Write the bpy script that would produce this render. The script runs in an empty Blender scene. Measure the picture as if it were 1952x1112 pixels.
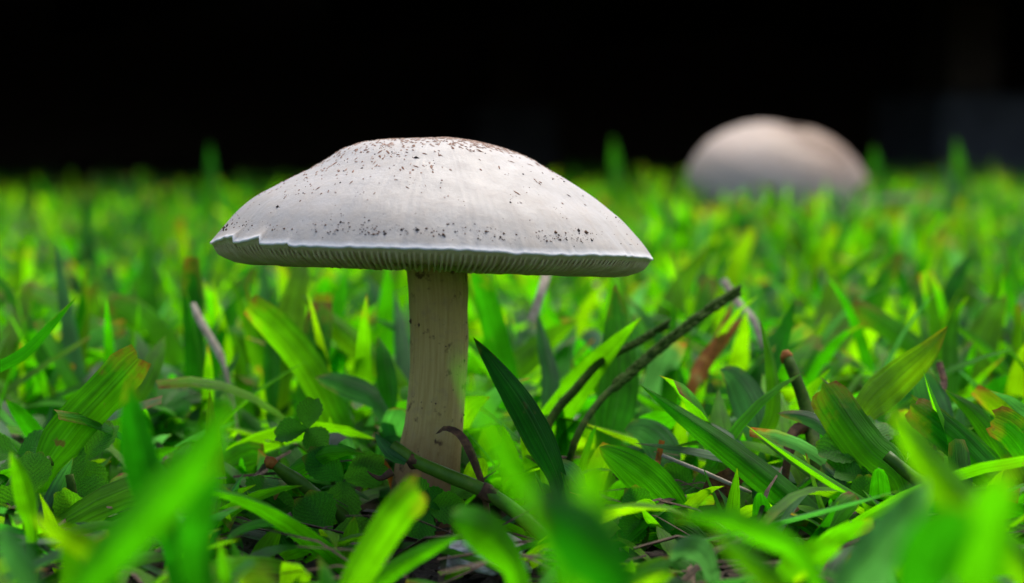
import bpy, bmesh, math, random
import numpy as np
from mathutils import Vector, Matrix, noise

random.seed(7)
rng = np.random.default_rng(11)
R = math.radians
sc = bpy.context.scene
COL = sc.collection

# ------------------------------------------------------------------ camera
F = 3642.0                       # focal length in photo pixels (1952 wide)
PITCH = math.atan(306 / F)
D0 = 0.364                       # camera depth of the mushroom axis
H = D0 * ((1000 - 556) / F * math.cos(PITCH) + math.sin(PITCH))
CAM = Vector((0, 0, H))
cd = bpy.data.cameras.new('camera')
cd.sensor_width = 36
cd.lens = 36 * F / 1952
cd.clip_start = 0.01
cd.clip_end = 500
cd.dof.use_dof = True
cd.dof.focus_distance = D0 - 0.020
cd.dof.aperture_fstop = cd.lens / 5.0
cam = bpy.data.objects.new('camera', cd)
COL.objects.link(cam)
cam.location = CAM
cam.rotation_euler = (math.pi / 2 - PITCH, 0, 0)
sc.camera = cam
FWD = Vector((0, math.cos(PITCH), -math.sin(PITCH)))
UP = Vector((0, math.sin(PITCH), math.cos(PITCH)))


def W(px, py, k):
    """photo pixel + depth (in units of D0) -> world point"""
    d = k * D0
    return CAM + FWD * d + Vector((1, 0, 0)) * ((px - 976) / F * d) + UP * (-(py - 556) / F * d)


# ------------------------------------------------------------------ light
SUN_EL, SUN_AZ = 60, 22           # soft light from behind and right
wd = bpy.data.worlds.new('World')
sc.world = wd
wd.use_nodes = True
nt = wd.node_tree
sky = nt.nodes.new('ShaderNodeTexSky')
sky.sky_type = 'NISHITA'
sky.sun_disc = False
sky.sun_elevation = R(SUN_EL)
sky.sun_rotation = R(SUN_AZ)
sky.dust_density = 4.0
sky.air_density = .8
sky.ozone_density = .5
nt.links.new(sky.outputs[0], nt.nodes['Background'].inputs[0])
nt.nodes['Background'].inputs[1].default_value = 0.15
sl = bpy.data.lights.new('sun', 'SUN')
sl.energy = 1.5
sl.angle = R(40)
sl.color = (1, 0.95, 0.86)
so = bpy.data.objects.new('sun', sl)
COL.objects.link(so)
so.location = (1, 2, 3)
so.rotation_euler = (-R(90 - SUN_EL), 0, -R(SUN_AZ))
sc.view_settings.view_transform = 'Standard'
sc.view_settings.look = 'None'
sc.view_settings.gamma = 1
sc.view_settings.use_curve_mapping = False
sc.view_settings.exposure = 0.80
cy = sc.cycles
cy.use_denoising = True
cy.max_bounces = 8
cy.diffuse_bounces = 4
cy.glossy_bounces = 3
cy.transmission_bounces = 5
cy.transparent_max_bounces = 4
cy.sample_clamp_indirect = 6
cy.caustics_reflective = False
cy.caustics_refractive = False

# ------------------------------------------------------------------ node helpers


class NB:
    def __init__(s, name):
        s.m = bpy.data.materials.new(name)
        s.m.use_nodes = True
        s.t = s.m.node_tree
        s.t.nodes.clear()
        s.out = s.n('ShaderNodeOutputMaterial')

    def n(s, typ, **kw):
        nd = s.t.nodes.new(typ)
        for a, b in kw.items():
            setattr(nd, a, b)
        return nd

    def l(s, a, b):
        s.t.links.new(a, b)

    def set(s, sock, v):
        if hasattr(v, 'is_linked') or isinstance(v, bpy.types.NodeSocket):
            s.l(v, sock)
        elif isinstance(v, (tuple, list)) and len(v) == 3 and sock.type == 'RGBA':
            sock.default_value = (*v, 1)
        else:
            sock.default_value = v

    def noise(s, vec, scale, detail=3, rough=0.55, dim='3D'):
        nd = s.n('ShaderNodeTexNoise', noise_dimensions=dim)
        s.l(vec, nd.inputs['Vector'])
        nd.inputs['Scale'].default_value = scale
        nd.inputs['Detail'].default_value = detail
        nd.inputs['Roughness'].default_value = rough
        return nd.outputs['Fac']

    def ramp(s, fac, stops, interp='LINEAR'):
        nd = s.n('ShaderNodeValToRGB')
        cr = nd.color_ramp
        cr.interpolation = interp
        while len(cr.elements) < len(stops):
            cr.elements.new(0.5)
        for e, (p, c) in zip(cr.elements, stops):
            e.position = p
            e.color = (*c, 1) if isinstance(c, (tuple, list)) else (c, c, c, 1)
        s.set(nd.inputs[0], fac)
        return nd.outputs[0]

    def math(s, op, a, b=0.0, c=0.0, clamp=False):
        nd = s.n('ShaderNodeMath', operation=op, use_clamp=clamp)
        for i, v in enumerate((a, b, c)):
            s.set(nd.inputs[i], v)
        return nd.outputs[0]

    def mix(s, f, a, b, blend='MIX'):
        nd = s.n('ShaderNodeMix', data_type='RGBA', blend_type=blend)
        s.set(nd.inputs[0], f)
        s.set(nd.inputs[6], a)
        s.set(nd.inputs[7], b)
        return nd.outputs[2]

    def bump(s, h, strength, dist):
        nd = s.n('ShaderNodeBump')
        nd.inputs['Strength'].default_value = strength
        nd.inputs['Distance'].default_value = dist
        s.l(h, nd.inputs['Height'])
        return nd.outputs[0]

    def pbsdf(s, col, rough=0.5, spec=0.5, nrm=None, **kw):
        p = s.n('ShaderNodeBsdfPrincipled')
        s.set(p.inputs['Base Color'], col)
        s.set(p.inputs['Roughness'], rough)
        s.set(p.inputs['Specular IOR Level'], spec)
        if nrm:
            s.l(nrm, p.inputs['Normal'])
        for a, b in kw.items():
            s.set(p.inputs[a], b)
        return p.outputs[0]

    def done(s, sh):
        s.l(sh, s.out.inputs['Surface'])
        return s.m

    def obj(s):
        return s.n('ShaderNodeTexCoord').outputs['Object']

    def uv(s):
        return s.n('ShaderNodeTexCoord').outputs['UV']

    def sep(s, v):
        nd = s.n('ShaderNodeSeparateXYZ')
        s.l(v, nd.inputs[0])
        return nd.outputs


def m_leaf(name, clover=False):
    b = NB(name)
    at = b.n('ShaderNodeAttribute', attribute_name='tint')
    sp = b.n('ShaderNodeSeparateColor')
    b.l(at.outputs['Color'], sp.inputs[0])
    hue, tipb, rnd = sp.outputs
    uvv = b.uv()
    u, v, _ = b.sep(uvv)
    ob = b.obj()
    if clover:
        refl = [(0, (.02, .14, .008)), (.5, (.04, .20, .008)), (1, (.08, .27, .02))]
        tran = [(0, (.05, .42, .002)), (.5, (.10, .54, .003)), (1, (.20, .64, .004))]
    else:
        refl = [(0, (.009, .090, .006)), (.3, (.024, .180, .003)), (.55, (.060, .265, .002)),
                (.8, (.13, .33, .002)), (.9, (.035, .17, .03)), (1, (.06, .19, .06))]  # last two stops: pale undersides, and sky sheen put into the colour
        tran = [(0, (.014, .26, .002)), (.3, (.06, .54, .001)), (.55, (.17, .72, .001)),
                (.8, (.36, .80, .001)), (.9, (.06, .36, .025)), (1, (.10, .38, .06))]
    c1 = b.ramp(hue, refl)
    c2 = b.ramp(hue, tran)
    # parallel veins across the blade, slow mottling along it
    if clover:
        wv = b.n('ShaderNodeMath', operation='SINE')
        ang = b.math('MULTIPLY', b.math('SUBTRACT', v, b.math('MULTIPLY', b.math('ABSOLUTE', b.math('SUBTRACT', u, .5)), .8)), 60.0)
        b.l(ang, wv.inputs[0])
        vein = b.math('MULTIPLY_ADD', wv.outputs[0], .5, .5)
    else:
        st = b.n('ShaderNodeCombineXYZ')
        b.l(b.math('MULTIPLY', u, 8.5), st.inputs[0])
        b.l(b.math('MULTIPLY', v, 1.2), st.inputs[1])
        b.l(b.math('MULTIPLY', rnd, 40.0), st.inputs[2])
        vein = b.noise(st.outputs[0], 1.6, 2, .6)
    mott = b.noise(ob, 140, 3)
    vm = b.ramp(vein, [(.3, .85), (.7, 1.1)] if clover else [(.32, .52), (.68, 1.35)])
    mm = b.mix(1, b.ramp(mott, [(.3, .72), (.7, 1.22)]), b.ramp(b.noise(ob, 55, 2), [(.32, .58), (.66, 1.3)]), 'MULTIPLY')  # coarse layer puts uneven shade among the blades into the colour
    c1 = b.mix(1, b.mix(.8, c1, vm, 'MULTIPLY'), mm, 'MULTIPLY')
    c2 = b.mix(1, b.mix(.55, c2, vm, 'MULTIPLY'), mm, 'MULTIPLY')
    # pale midrib
    if not clover:
        mid = b.math('SUBTRACT', 1.0, b.math('MULTIPLY', b.math('ABSOLUTE', b.math('SUBTRACT', u, .5)), 22.0), clamp=True)
        c1 = b.mix(b.math('MULTIPLY', mid, .35), c1, (.12, .24, .05))
    # browned tip and margins, small dead spots
    n1 = b.noise(ob, 420, 4, .6)
    edge = b.math('MULTIPLY', b.math('ABSOLUTE', b.math('SUBTRACT', u, .5)), .22)
    tv = b.math('ADD', b.math('ADD', v, edge), b.math('MULTIPLY', b.math('SUBTRACT', n1, .5), .35))
    lim = b.math('SUBTRACT', 1.12, b.math('MULTIPLY', tipb, .22))
    br = b.math('MULTIPLY', b.math('SUBTRACT', tv, lim), 9.0, clamp=True)
    yl = b.math('MULTIPLY', b.math('SUBTRACT', tv, b.math('SUBTRACT', lim, .12)), 5.0, clamp=True)
    n2 = b.noise(ob, 330, 2, .5)
    sp2 = b.math('MULTIPLY', b.math('MULTIPLY', b.math('SUBTRACT', n2, .70), 14.0, clamp=True), at.outputs['Alpha'])
    brn = b.ramp(b.noise(ob, 900, 2), [(.3, (.09, .035, .012)), (.55, (.28, .10, .02)), (.75, (.38, .24, .10))])
    yel = (.30, .26, .02)
    c1 = b.mix(b.math('MULTIPLY', yl, .6), c1, yel)
    c2 = b.mix(b.math('MULTIPLY', yl, .6), c2, (.5, .38, .01))
    c1 = b.mix(br, b.mix(sp2, c1, (.16, .13, .03)), brn)
    c2 = b.mix(br, b.mix(sp2, c2, (.20, .16, .02)), b.mix(.5, brn, (.35, .12, .01)))
    bp = b.bump(vein, .12 if clover else .55, .0004)
    d = b.pbsdf(c1, b.ramp(mott, [(.3, .42), (.7, .58)]), b.ramp(hue, [(.84, .12), (.9, .5)]) if not clover else .15, bp)
    t = b.n('ShaderNodeBsdfTranslucent')
    b.l(c2, t.inputs[0])
    b.l(bp, t.inputs[1])
    mx = b.n('ShaderNodeMixShader')
    mx.inputs[0].default_value = .6 if not clover else .5
    b.l(d, mx.inputs[1])
    b.l(t.outputs[0], mx.inputs[2])
    return b.done(mx.outputs[0])


def m_simple(name, stops, scale, rough=.8, bump=.5, bdist=.0004, detail=5, stretch=None, trans=0, spec=.3):
    b = NB(name)
    ob = b.obj()
    if stretch:
        mp = b.n('ShaderNodeMapping')
        mp.inputs['Scale'].default_value = stretch
        b.l(ob, mp.inputs[0])
        ob = mp.outputs[0]
    f = b.noise(ob, scale, detail, .62)
    c = b.ramp(f, stops)
    d = b.pbsdf(c, rough, spec, b.bump(f, bump, bdist))
    if trans:
        t = b.n('ShaderNodeBsdfTranslucent')
        b.l(c, t.inputs[0])
        mx = b.n('ShaderNodeMixShader')
        mx.inputs[0].default_value = trans
        b.l(d, mx.inputs[1])
        b.l(t.outputs[0], mx.inputs[2])
        d = mx.outputs[0]
    return b.done(d)


def m_cap(name, disc_brown, rad, tint=(.45, .437, .413), disc=(.26, .165, .115), dmix=.7):
    b = NB(name)
    ob = b.obj()
    u, v, _ = b.sep(b.uv())          # v: 0 at the disc, 1 at the margin
    cell = b.noise(ob, 55 / rad * .04, 4, .6)
    fine = b.noise(ob, 1500, 4, .7)
    mid = b.noise(ob, 260, 4, .65)
    c = b.mix(b.ramp(cell, [(.35, 0), (.7, 1)]), tint, (tint[0] * .88, tint[1] * .86, tint[2] * .83))
    c = b.mix(b.math('MULTIPLY', b.ramp(mid, [(.45, 0), (.75, 1)]), .35), c, (.43, .38, .33))
    c = b.mix(b.math('MULTIPLY', b.ramp(fine, [(.5, 0), (.72, 1)]), .22), c, (.34, .29, .24))
    # radial silky fibres
    cm = b.n('ShaderNodeCombineXYZ')
    b.l(b.math('MULTIPLY', u, 260.0), cm.inputs[0])
    b.l(b.math('MULTIPLY', v, 7.0), cm.inputs[1])
    fib = b.noise(cm.outputs[0], 1.0, 3, .6)
    c = b.mix(b.math('MULTIPLY', b.ramp(fib, [(.45, 0), (.7, 1)]), .05), c, (.42, .37, .34))
    # brownish skin left on the disc
    dn = b.math('ADD', v, b.math('MULTIPLY', b.math('SUBTRACT', mid, .5), .35))
    dk = b.ramp(dn, [(disc_brown * .25, 1), (disc_brown, 0)])
    c = b.mix(b.math('MULTIPLY', dk, dmix), c, disc)
    # cream, slightly dirty margin
    mg = b.math('MULTIPLY', b.ramp(v, [(.72, 0), (.95, 1)]), b.ramp(mid, [(.3, .35), (.7, 1)]))
    c = b.mix(b.math('MULTIPLY', mg, .35), c, (.50, .42, .32))
    c = b.mix(b.ramp(v, [(.985, 0), (.999, 1)]), c, (.66, .65, .63))
    hgt = b.math('ADD', b.math('MULTIPLY', fine, .35), b.math('ADD', mid, b.math('MULTIPLY', cell, 2.0)))
    p = b.pbsdf(c, b.ramp(mid, [(.3, .42), (.7, .62)]), .22, b.bump(hgt, .35, .0005))
    pn = p.node
    pn.inputs['Subsurface Weight'].default_value = .2
    pn.inputs['Subsurface Radius'].default_value = (1, .8, .6)
    pn.inputs['Subsurface Scale'].default_value = .002
    return b.done(p)


def m_stipe():
    b = NB('mushroom stem flesh')
    ob = b.obj()
    u, v, _ = b.sep(b.uv())          # v: 0 at the ground, 1 under the cap
    cm = b.n('ShaderNodeCombineXYZ')
    b.l(b.math('MULTIPLY', u, 60.0), cm.inputs[0])
    b.l(b.math('MULTIPLY', v, 5.0), cm.inputs[1])
    fib = b.noise(cm.outputs[0], 1.0, 4, .6)
    mott = b.noise(ob, 300, 4, .65)
    c = b.mix(b.ramp(fib, [(.35, 0), (.75, 1)]), (.62, .45, .17), (.46, .30, .095))
    c = b.mix(b.math('MULTIPLY', b.ramp(mott, [(.5, 0), (.72, 1)]), .5), c, (.36, .24, .15))
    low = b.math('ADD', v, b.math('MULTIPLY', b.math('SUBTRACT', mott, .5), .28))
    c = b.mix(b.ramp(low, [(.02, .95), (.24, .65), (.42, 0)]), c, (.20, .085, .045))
    blot = b.noise(ob, 330, 4, .6)
    c = b.mix(b.ramp(blot, [(.60, 0), (.68, .85)]), c, (.10, .05, .03))
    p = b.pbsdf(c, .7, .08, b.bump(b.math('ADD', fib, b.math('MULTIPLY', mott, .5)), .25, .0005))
    p.node.inputs['Subsurface Weight'].default_value = .15
    p.node.inputs['Subsurface Radius'].default_value = (1, .7, .5)
    p.node.inputs['Subsurface Scale'].default_value = .002
    return b.done(p)


M = {}
M['leaf'] = m_leaf('grass leaf')
M['clover'] = m_leaf('clover leaf', True)
M['stemg'] = m_simple('green stem', [(.3, (.035, .11, .008)), (.6, (.08, .19, .012)), (.8, (.22, .25, .05))], 220, .45, .4, .0004, trans=.12, spec=.2, stretch=(1, 1, 1))
M['stemd'] = m_simple('dark seed stalk', [(.3, (.012, .035, .004)), (.55, (.035, .085, .006)), (.85, (.10, .085, .02))], 500, .7, .5, .0004, spec=.08)
M['straw'] = m_simple('dry straw', [(.3, (.28, .22, .15)), (.7, (.55, .48, .38))], 600, .7, .4, .0003, trans=.15)
M['orange'] = m_simple('orange dead grass', [(.3, (.16, .05, .012)), (.55, (.42, .15, .02)), (.8, (.50, .36, .10))], 320, .7, .4, .0004, trans=.35)
M['brown'] = m_simple('brown dead grass', [(.3, (.03, .016, .010)), (.55, (.10, .048, .022)), (.8, (.26, .13, .05))], 600, .75, .6, .0006, trans=.12)
M['twig'] = m_simple('bark', [(.3, (.035, .022, .016)), (.6, (.13, .085, .06)), (.8, (.34, .27, .20))], 700, .85, .8, .0006)
M['thatch'] = m_simple('dry litter', [(.3, (.03, .02, .012)), (.6, (.09, .06, .035)), (.85, (.24, .18, .11))], 500, .85, .6, .0005)
M['soil'] = m_simple('soil', [(.25, (.010, .007, .005)), (.55, (.035, .022, .014)), (.8, (.10, .062, .040))], 420, .9, 1, .002, 8)
M['stone'] = m_simple('pale stone', [(.3, (.25, .21, .17)), (.5, (.55, .50, .42)), (.75, (.75, .72, .66))], 420, .8, .8, .001)
M['gill'] = m_simple('gill', [(.3, (.62, .50, .24)), (.7, (.78, .67, .40))], 400, .6, .3, .0003, trans=.2)
M['fleck'] = m_simple('cap scale', [(.3, (.12, .06, .038)), (.6, (.24, .135, .09)), (.8, (.38, .26, .19))], 900, .8, .4, .0003)
M['fleckp'] = m_simple('pale cap scale', [(.3, (.26, .18, .14)), (.6, (.38, .29, .24)), (.8, (.48, .41, .36))], 900, .8, .4, .0003)
M['speck'] = m_simple('soil speck', [(.35, (.012, .009, .008)), (.7, (.05, .03, .02))], 900, .85, .5, .0003)
M['dirt'] = m_simple('brown speck', [(.35, (.06, .032, .018)), (.7, (.20, .11, .06))], 900, .85, .5, .0003)
M['cap'] = m_cap('mushroom cap skin', .30, .042)
M['rearcap'] = m_cap('rear mushroom cap skin', .55, .05, (.50, .405, .335), (.17, .095, .05), .95)
M['stipe'] = m_stipe()
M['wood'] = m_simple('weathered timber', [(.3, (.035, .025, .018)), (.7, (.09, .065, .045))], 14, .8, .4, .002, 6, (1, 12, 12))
M['concrete'] = m_simple('concrete', [(.3, (.06, .063, .07)), (.7, (.11, .115, .125))], 25, .9, .5, .003, 8)

# ------------------------------------------------------------------ object helpers


def mesh(name, verts, faces, uvs=None, tint=None, smooth=True):
    me = bpy.data.meshes.new(name)
    me.from_pydata([tuple(v) for v in verts], [], faces)
    if smooth:
        me.polygons.foreach_set('use_smooth', [True] * len(me.polygons))
    if uvs is not None:
        lay = me.uv_layers.new(name='UVMap')
        idx = np.empty(len(me.loops), dtype=np.int32)
        me.loops.foreach_get('vertex_index', idx)
        lay.data.foreach_set('uv', np.asarray(uvs, dtype=np.float32)[idx].ravel())
    if tint is not None:
        a = me.color_attributes.new('tint', 'FLOAT_COLOR', 'POINT')
        t = np.asarray(tint, dtype=np.float32)
        if t.ndim == 1:
            t = np.tile(t, (len(verts), 1))
        a.data.foreach_set('color', t.ravel())
    me.update()
    return me


def tag(o, label=None, cat=None, group=None, kind=None):
    for k_, v_ in (('label', label), ('category', cat), ('group', group), ('kind', kind)):
        if v_:
            o[k_] = v_
    return o


def link(name, me, mat, parent=None, loc=(0, 0, 0)):
    o = bpy.data.objects.new(name, me)
    if me is not None and mat is not None and not me.materials:
        me.materials.append(M[mat])
    COL.objects.link(o)
    o.location = loc
    if parent:
        o.parent = parent
    return o


def empty(name, loc, rz=0):
    o = bpy.data.objects.new(name, None)
    COL.objects.link(o)
    o.empty_display_size = .01
    o.location = loc
    o.rotation_euler = (0, 0, rz)
    return o


def catmull(pts, n):
    """resample a polyline of vectors smoothly into n+1 points"""
    P = [Vector(p) for p in pts]
    P = [P[0] * 2 - P[1]] + P + [P[-1] * 2 - P[-2]]
    L = [0]
    for a, b in zip(P[1:-2], P[2:-1]):
        L.append(L[-1] + (b - a).length)
    out = []
    for i in range(n + 1):
        s = L[-1] * i / n
        j = 0
        while j < len(L) - 2 and s > L[j + 1]:
            j += 1
        t = (s - L[j]) / max(1e-9, L[j + 1] - L[j])
        a, b, c, d = P[j:j + 4]
        out.append(.5 * ((2 * b) + (c - a) * t + (2 * a - 5 * b + 4 * c - d) * t * t + (3 * b - a - 3 * c + d) * t ** 3))
    return out


def tube(pts, radii, ns=8, seg=None, rough=0.0, cap=True):
    """verts, faces, uvs of a tapered tube through the points (base to tip)"""
    seg = seg or (len(pts) - 1) * 4
    C = catmull(pts, seg)
    rr = np.interp(np.linspace(0, 1, seg + 1), np.linspace(0, 1, len(radii)), radii)
    vs, fs, uv = [], [], []
    ref = Vector((0.3, 0.9, 0.2))
    for i, p in enumerate(C):
        t = (C[min(i + 1, seg)] - C[max(i - 1, 0)]).normalized()
        a = t.cross(ref).normalized()
        b_ = t.cross(a)
        for j in range(ns):
            an = 2 * math.pi * j / ns
            r = rr[i] * (1 + rough * (noise.noise(p * 400 + Vector((j, 0, 0))) ))
            vs.append(p + (a * math.cos(an) + b_ * math.sin(an)) * r)
            uv.append((j / ns, i / seg))
    for i in range(seg):
        for j in range(ns):
            k2 = (j + 1) % ns
            fs.append((i * ns + j, i * ns + k2, (i + 1) * ns + k2, (i + 1) * ns + j))
    if cap:
        fs.append(tuple(range(ns))[::-1])
        fs.append(tuple(seg * ns + j for j in range(ns)))
    return vs, fs, uv


def wprof(v, kind):
    if kind == 'lance':
        return (.62 + .38 * min(1, v / .22)) if v < .22 else max(0.0, 1 - ((v - .22) / .78) ** 2.4)
    if kind == 'oval':
        return max(.0, math.sin(math.pi * min(1, .12 + v * .88)) ** .6)
    if kind == 'cut':
        return (.6 + .4 * min(1, v / .2)) * (1 if v < .9 else 1 - (v - .9) * 3.2)
    return 1.0


def blade_geo(pts, width, view=None, roll=0, fold=18, kind='lance', seg=20, across=6, wave=.03, curl=0, root=0):
    """a leaf blade along pts (base to tip): verts, faces, uvs"""
    C = catmull(pts, seg)
    vs, fs, uv = [], [], []
    ph = random.uniform(0, 50)
    for i, p in enumerate(C):
        t = (C[min(i + 1, seg)] - C[max(i - 1, 0)]).normalized()
        vd = (p - CAM).normalized() if view is None else view
        s = t.cross(vd)
        s = s.normalized() if s.length > 1e-4 else Vector((1, 0, 0))
        s.rotate(Matrix.Rotation(R(roll + curl * i / seg), 3, t))
        n = s.cross(t)
        v = i / seg
        vv = max(0, (v - root) / (1 - root)) if root else v
        w = width * (wprof(vv, kind) if v >= root else .34 + .28 * v / max(root, 1e-6))
        for j in range(across + 1):
            q = 2 * j / across - 1
            rip = wave * width * noise.noise(Vector((v * 5, q * 1.3, ph)))
            jag = 0
            if kind == 'cut' and i == seg:
                jag = random.uniform(-.12, .08) * width
            elif 0 < i < seg and abs(q) == 1:
                q *= 1 + .05 * noise.noise(Vector((v * 14, q * 3, ph)))
            f = R(fold)
            vs.append(p + s * (q * w / 2 * math.cos(f)) + n * (abs(q) * w / 2 * math.sin(f) + rip) + t * jag)
            uv.append((j / across, v))
    A = across + 1
    for i in range(seg):
        for j in range(across):
            fs.append((i * A + j, i * A + j + 1, (i + 1) * A + j + 1, (i + 1) * A + j))
    return vs, fs, uv


def rel(vs, o):
    o = Vector(o)
    return [v - o for v in vs]


def rooted(wp, k_sink=.0015):
    """world polyline tip->base: reverse it and carry it down to the soil; returns points and the root share"""
    P = [Vector(p) for p in wp][::-1]
    if P[0].z > .004:
        d = (P[0] - P[1]).normalized()
        h = Vector((d.x, d.y, 0)) * P[0].z * .45
        if h.length > .012:
            h = h.normalized() * .012
        mid = P[0] + h * .6 + Vector((0, 0, -P[0].z * .55))
        r = P[0] + h + Vector((0, 0, -P[0].z - k_sink))
        full = sum((b - a).length for a, b in zip(P, P[1:]))
        add = (P[0] - mid).length + (mid - r).length
        return [r, mid] + P, add / (add + full)
    return P, 0


# ------------------------------------------------------------------ setting: ground
def spaced(a, b, step, far, n):
    mid = np.arange(a, b + step / 2, step)
    g = np.geomspace(step, far, n)
    return np.concatenate([(a - g)[::-1], mid, b + g])


def soil_z(x, y):
    p = Vector((x, y, 0))
    near = max(0, 1 - abs(y - .4) / .5) * max(0, 1 - abs(x) / .45)
    z = .0022 * noise.noise(p * 45) + .0012 * noise.noise(p * 130)
    z += near * (.0011 * noise.noise(p * 330) + .0007 * noise.noise(p * 700))
    return z - .0015


gx = spaced(-.22, .22, .0025, 120, 46)
gy = spaced(.22, .52, .0025, 120, 46)
vs = [(x, y, soil_z(x, y) if abs(x) < 3 and abs(y) < 4 else -.0015) for y in gy for x in gx]
nx = len(gx)
fs = [(j * nx + i, j * nx + i + 1, (j + 1) * nx + i + 1, (j + 1) * nx + i) for j in range(len(gy) - 1) for i in range(nx - 1)]
tag(link('ground', mesh('ground', vs, fs), 'soil'), 'dark crumbly soil under the turf', 'soil', kind='structure')

# ------------------------------------------------------------------ setting: low deck, boards out of view, added to keep the space behind black
EDGE_A = Vector((-.43, 1.62, 0))
EU = Vector((.98, .43, 0)).normalized()
EN = Vector((-EU.y, EU.x, 0))
EANG = math.atan2(EU.y, EU.x)


def box_me(name, x0, x1, y0, y1, z0, z1, bev=.003):
    bm = bmesh.new()
    bmesh.ops.create_cube(bm, size=1)
    for v in bm.verts:
        v.co = Vector((x0 + (v.co.x + .5) * (x1 - x0), y0 + (v.co.y + .5) * (y1 - y0), z0 + (v.co.z + .5) * (z1 - z0)))
    bmesh.ops.bevel(bm, geom=bm.edges[:], offset=bev, segments=1, affect='EDGES')
    me = bpy.data.meshes.new(name)
    bm.to_mesh(me)
    bm.free()
    return me


deck = empty('shade_deck', EDGE_A + EU * .5, EANG)
tag(deck, 'added low timber deck that shades the space behind the lawn to black', 'deck')
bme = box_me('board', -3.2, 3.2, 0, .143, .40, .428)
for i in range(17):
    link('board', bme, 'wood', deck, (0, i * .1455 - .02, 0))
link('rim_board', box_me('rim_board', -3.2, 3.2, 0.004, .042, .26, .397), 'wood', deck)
jme = box_me('joist', -.02, .02, .046, 2.4, .27, .397)
for i in range(11):
    link('joist', jme, 'wood', deck, (-3 + i * .6, 0, 0))
pme = box_me('post', -.045, .045, -.045, .045, .13, .268)
fme = box_me('footing', -.09, .09, -.09, .09, -.05, .128, .012)
for px_, py_ in ((-2.2, .9), (.78, 1.9), (1.0, .7), (2.4, .9), (2.4, 1.9), (-2.2, 1.9)):
    link('post', pme, 'wood', deck, (px_, py_, 0))
    link('footing', fme, 'concrete', deck, (px_, py_, 0))
wall = link('light_stop_wall', box_me('light_stop_wall', -3.4, 3.4, 2.46, 2.6, -.05, 1.0), 'wood', None, EDGE_A + EU * .5)  # added to keep horizon light out from under the deck
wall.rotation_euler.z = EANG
tag(wall, 'added dark wall shutting horizon light out of the space under the deck', 'wall')
for s, nm in ((-1, 0), (1, 1)):
    x0 = 3.22 * s
    link('side_skirt', box_me('side_skirt', min(x0, x0 + .03 * s), max(x0, x0 + .03 * s), .05, 2.44, -.05, .397), 'wood', deck)

# ------------------------------------------------------------------ the near mushroom
BASE = W(812, 1003, 1.0)
BASE.z = 0
CC = W(823, 475, 1.0)                                  # centre of the rim plane
CAPR = 41.75e-3
mush = empty('mushroom', BASE)
tag(mush, 'pale white mushroom with brown-flecked broad cap on a stout stem, sharp and whole', 'mushroom')
TILT = Matrix.Rotation(R(2.06), 3, 'Y') @ Matrix.Rotation(R(-3.9), 3, 'X')
LS = [0, .222, .342, .438, .486, .58, .70, .82, .892, .94, .975, 1]
LZ = [21.0, 20.5, 19.5, 17.8, 16.2, 13.7, 11.3, 8.3, 5.7, 3.2, 1.3, 0]
RS = [0, .113, .185, .305, .424, .496, .568, .664, .76, .856, .928, .976, 1]
RZ = [21.0, 21.0, 20.7, 19.7, 18.1, 16.6, 14.9, 12.5, 9.8, 6.8, 3.7, 1.5, 0]


def smooth_prof(xs, ys, n=60):
    x = np.linspace(0, 1, n)
    y = np.interp(x, xs, ys)
    for _ in range(2):
        yp = np.pad(y, 1, mode='edge')
        y2 = (yp[:-2] + 2 * y + yp[2:]) / 4
        y2[0], y2[-1] = y[0], y[-1]
        y = y2
    return x, y


LP, RP = smooth_prof(LS, LZ), smooth_prof(RS, RZ)


def cap_top(s, th):
    """height (m) above the rim plane at radius share s and angle th (0 = right, -pi/2 = towards the camera)"""
    wl = .5 - .5 * math.cos(th)
    z = (1 - wl) * np.interp(s, *RP) + wl * np.interp(s, *LP)
    x, y = s * math.cos(th), s * math.sin(th)
    bumpy = .45 * noise.noise(Vector((x * 3.1 + 5, y * 3.1, 0))) + .16 * noise.noise(Vector((x * 9, y * 9, 3)))
    return (z + bumpy * min(1, (1 - s) * 5) ) * 1e-3


def rim_r(th):
    return CAPR * (1 + .006 * math.sin(3 * th + 1) + .005 * noise.noise(Vector((math.cos(th) * 9, math.sin(th) * 9, 7)))
                   + .0025 * noise.noise(Vector((math.cos(th) * 40, math.sin(th) * 40, 2))))


def rim_z(th):
    """waves of the margin and two torn teeth at the front left"""
    z = .35 * noise.noise(Vector((math.cos(th) * 2.6, math.sin(th) * 2.6, 1.7))) + .22 * noise.noise(Vector((math.cos(th) * 22, math.sin(th) * 22, 4)))
    phi = math.degrees(th) % 360 - 180            # 0 = left, 90 = towards the camera
    for a, b_, hh in ((16, 34.5, 1.15), (35, 46.5, 1.3), (49, 56, .35)):
        if a < phi < b_:
            z += hh * ((phi - a) / (b_ - a)) ** 1.5
    return z * 1e-3


def cap_pt(s, th, z):
    r = s * rim_r(th)
    return CC + TILT @ Vector((r * math.cos(th), r * math.sin(th), z))


UNS = [1, .992, .975, .95, .91, .85, .7, .5, .3, .15]
UNZ = [0, -.55, -1.35, -2.2, -2.9, -2.6, .2, 3.0, 4.0, 3.0]      # cap flesh under the skin (mm)
GLS = [1, .993, .975, .945, .90, .84, .7, .45, .2, .13]
GLZ = [-.1, -.9, -1.9, -3.0, -3.75, -4.1, -4.0, -3.7, -3.2, -2.6]    # free edge of the gills

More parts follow.
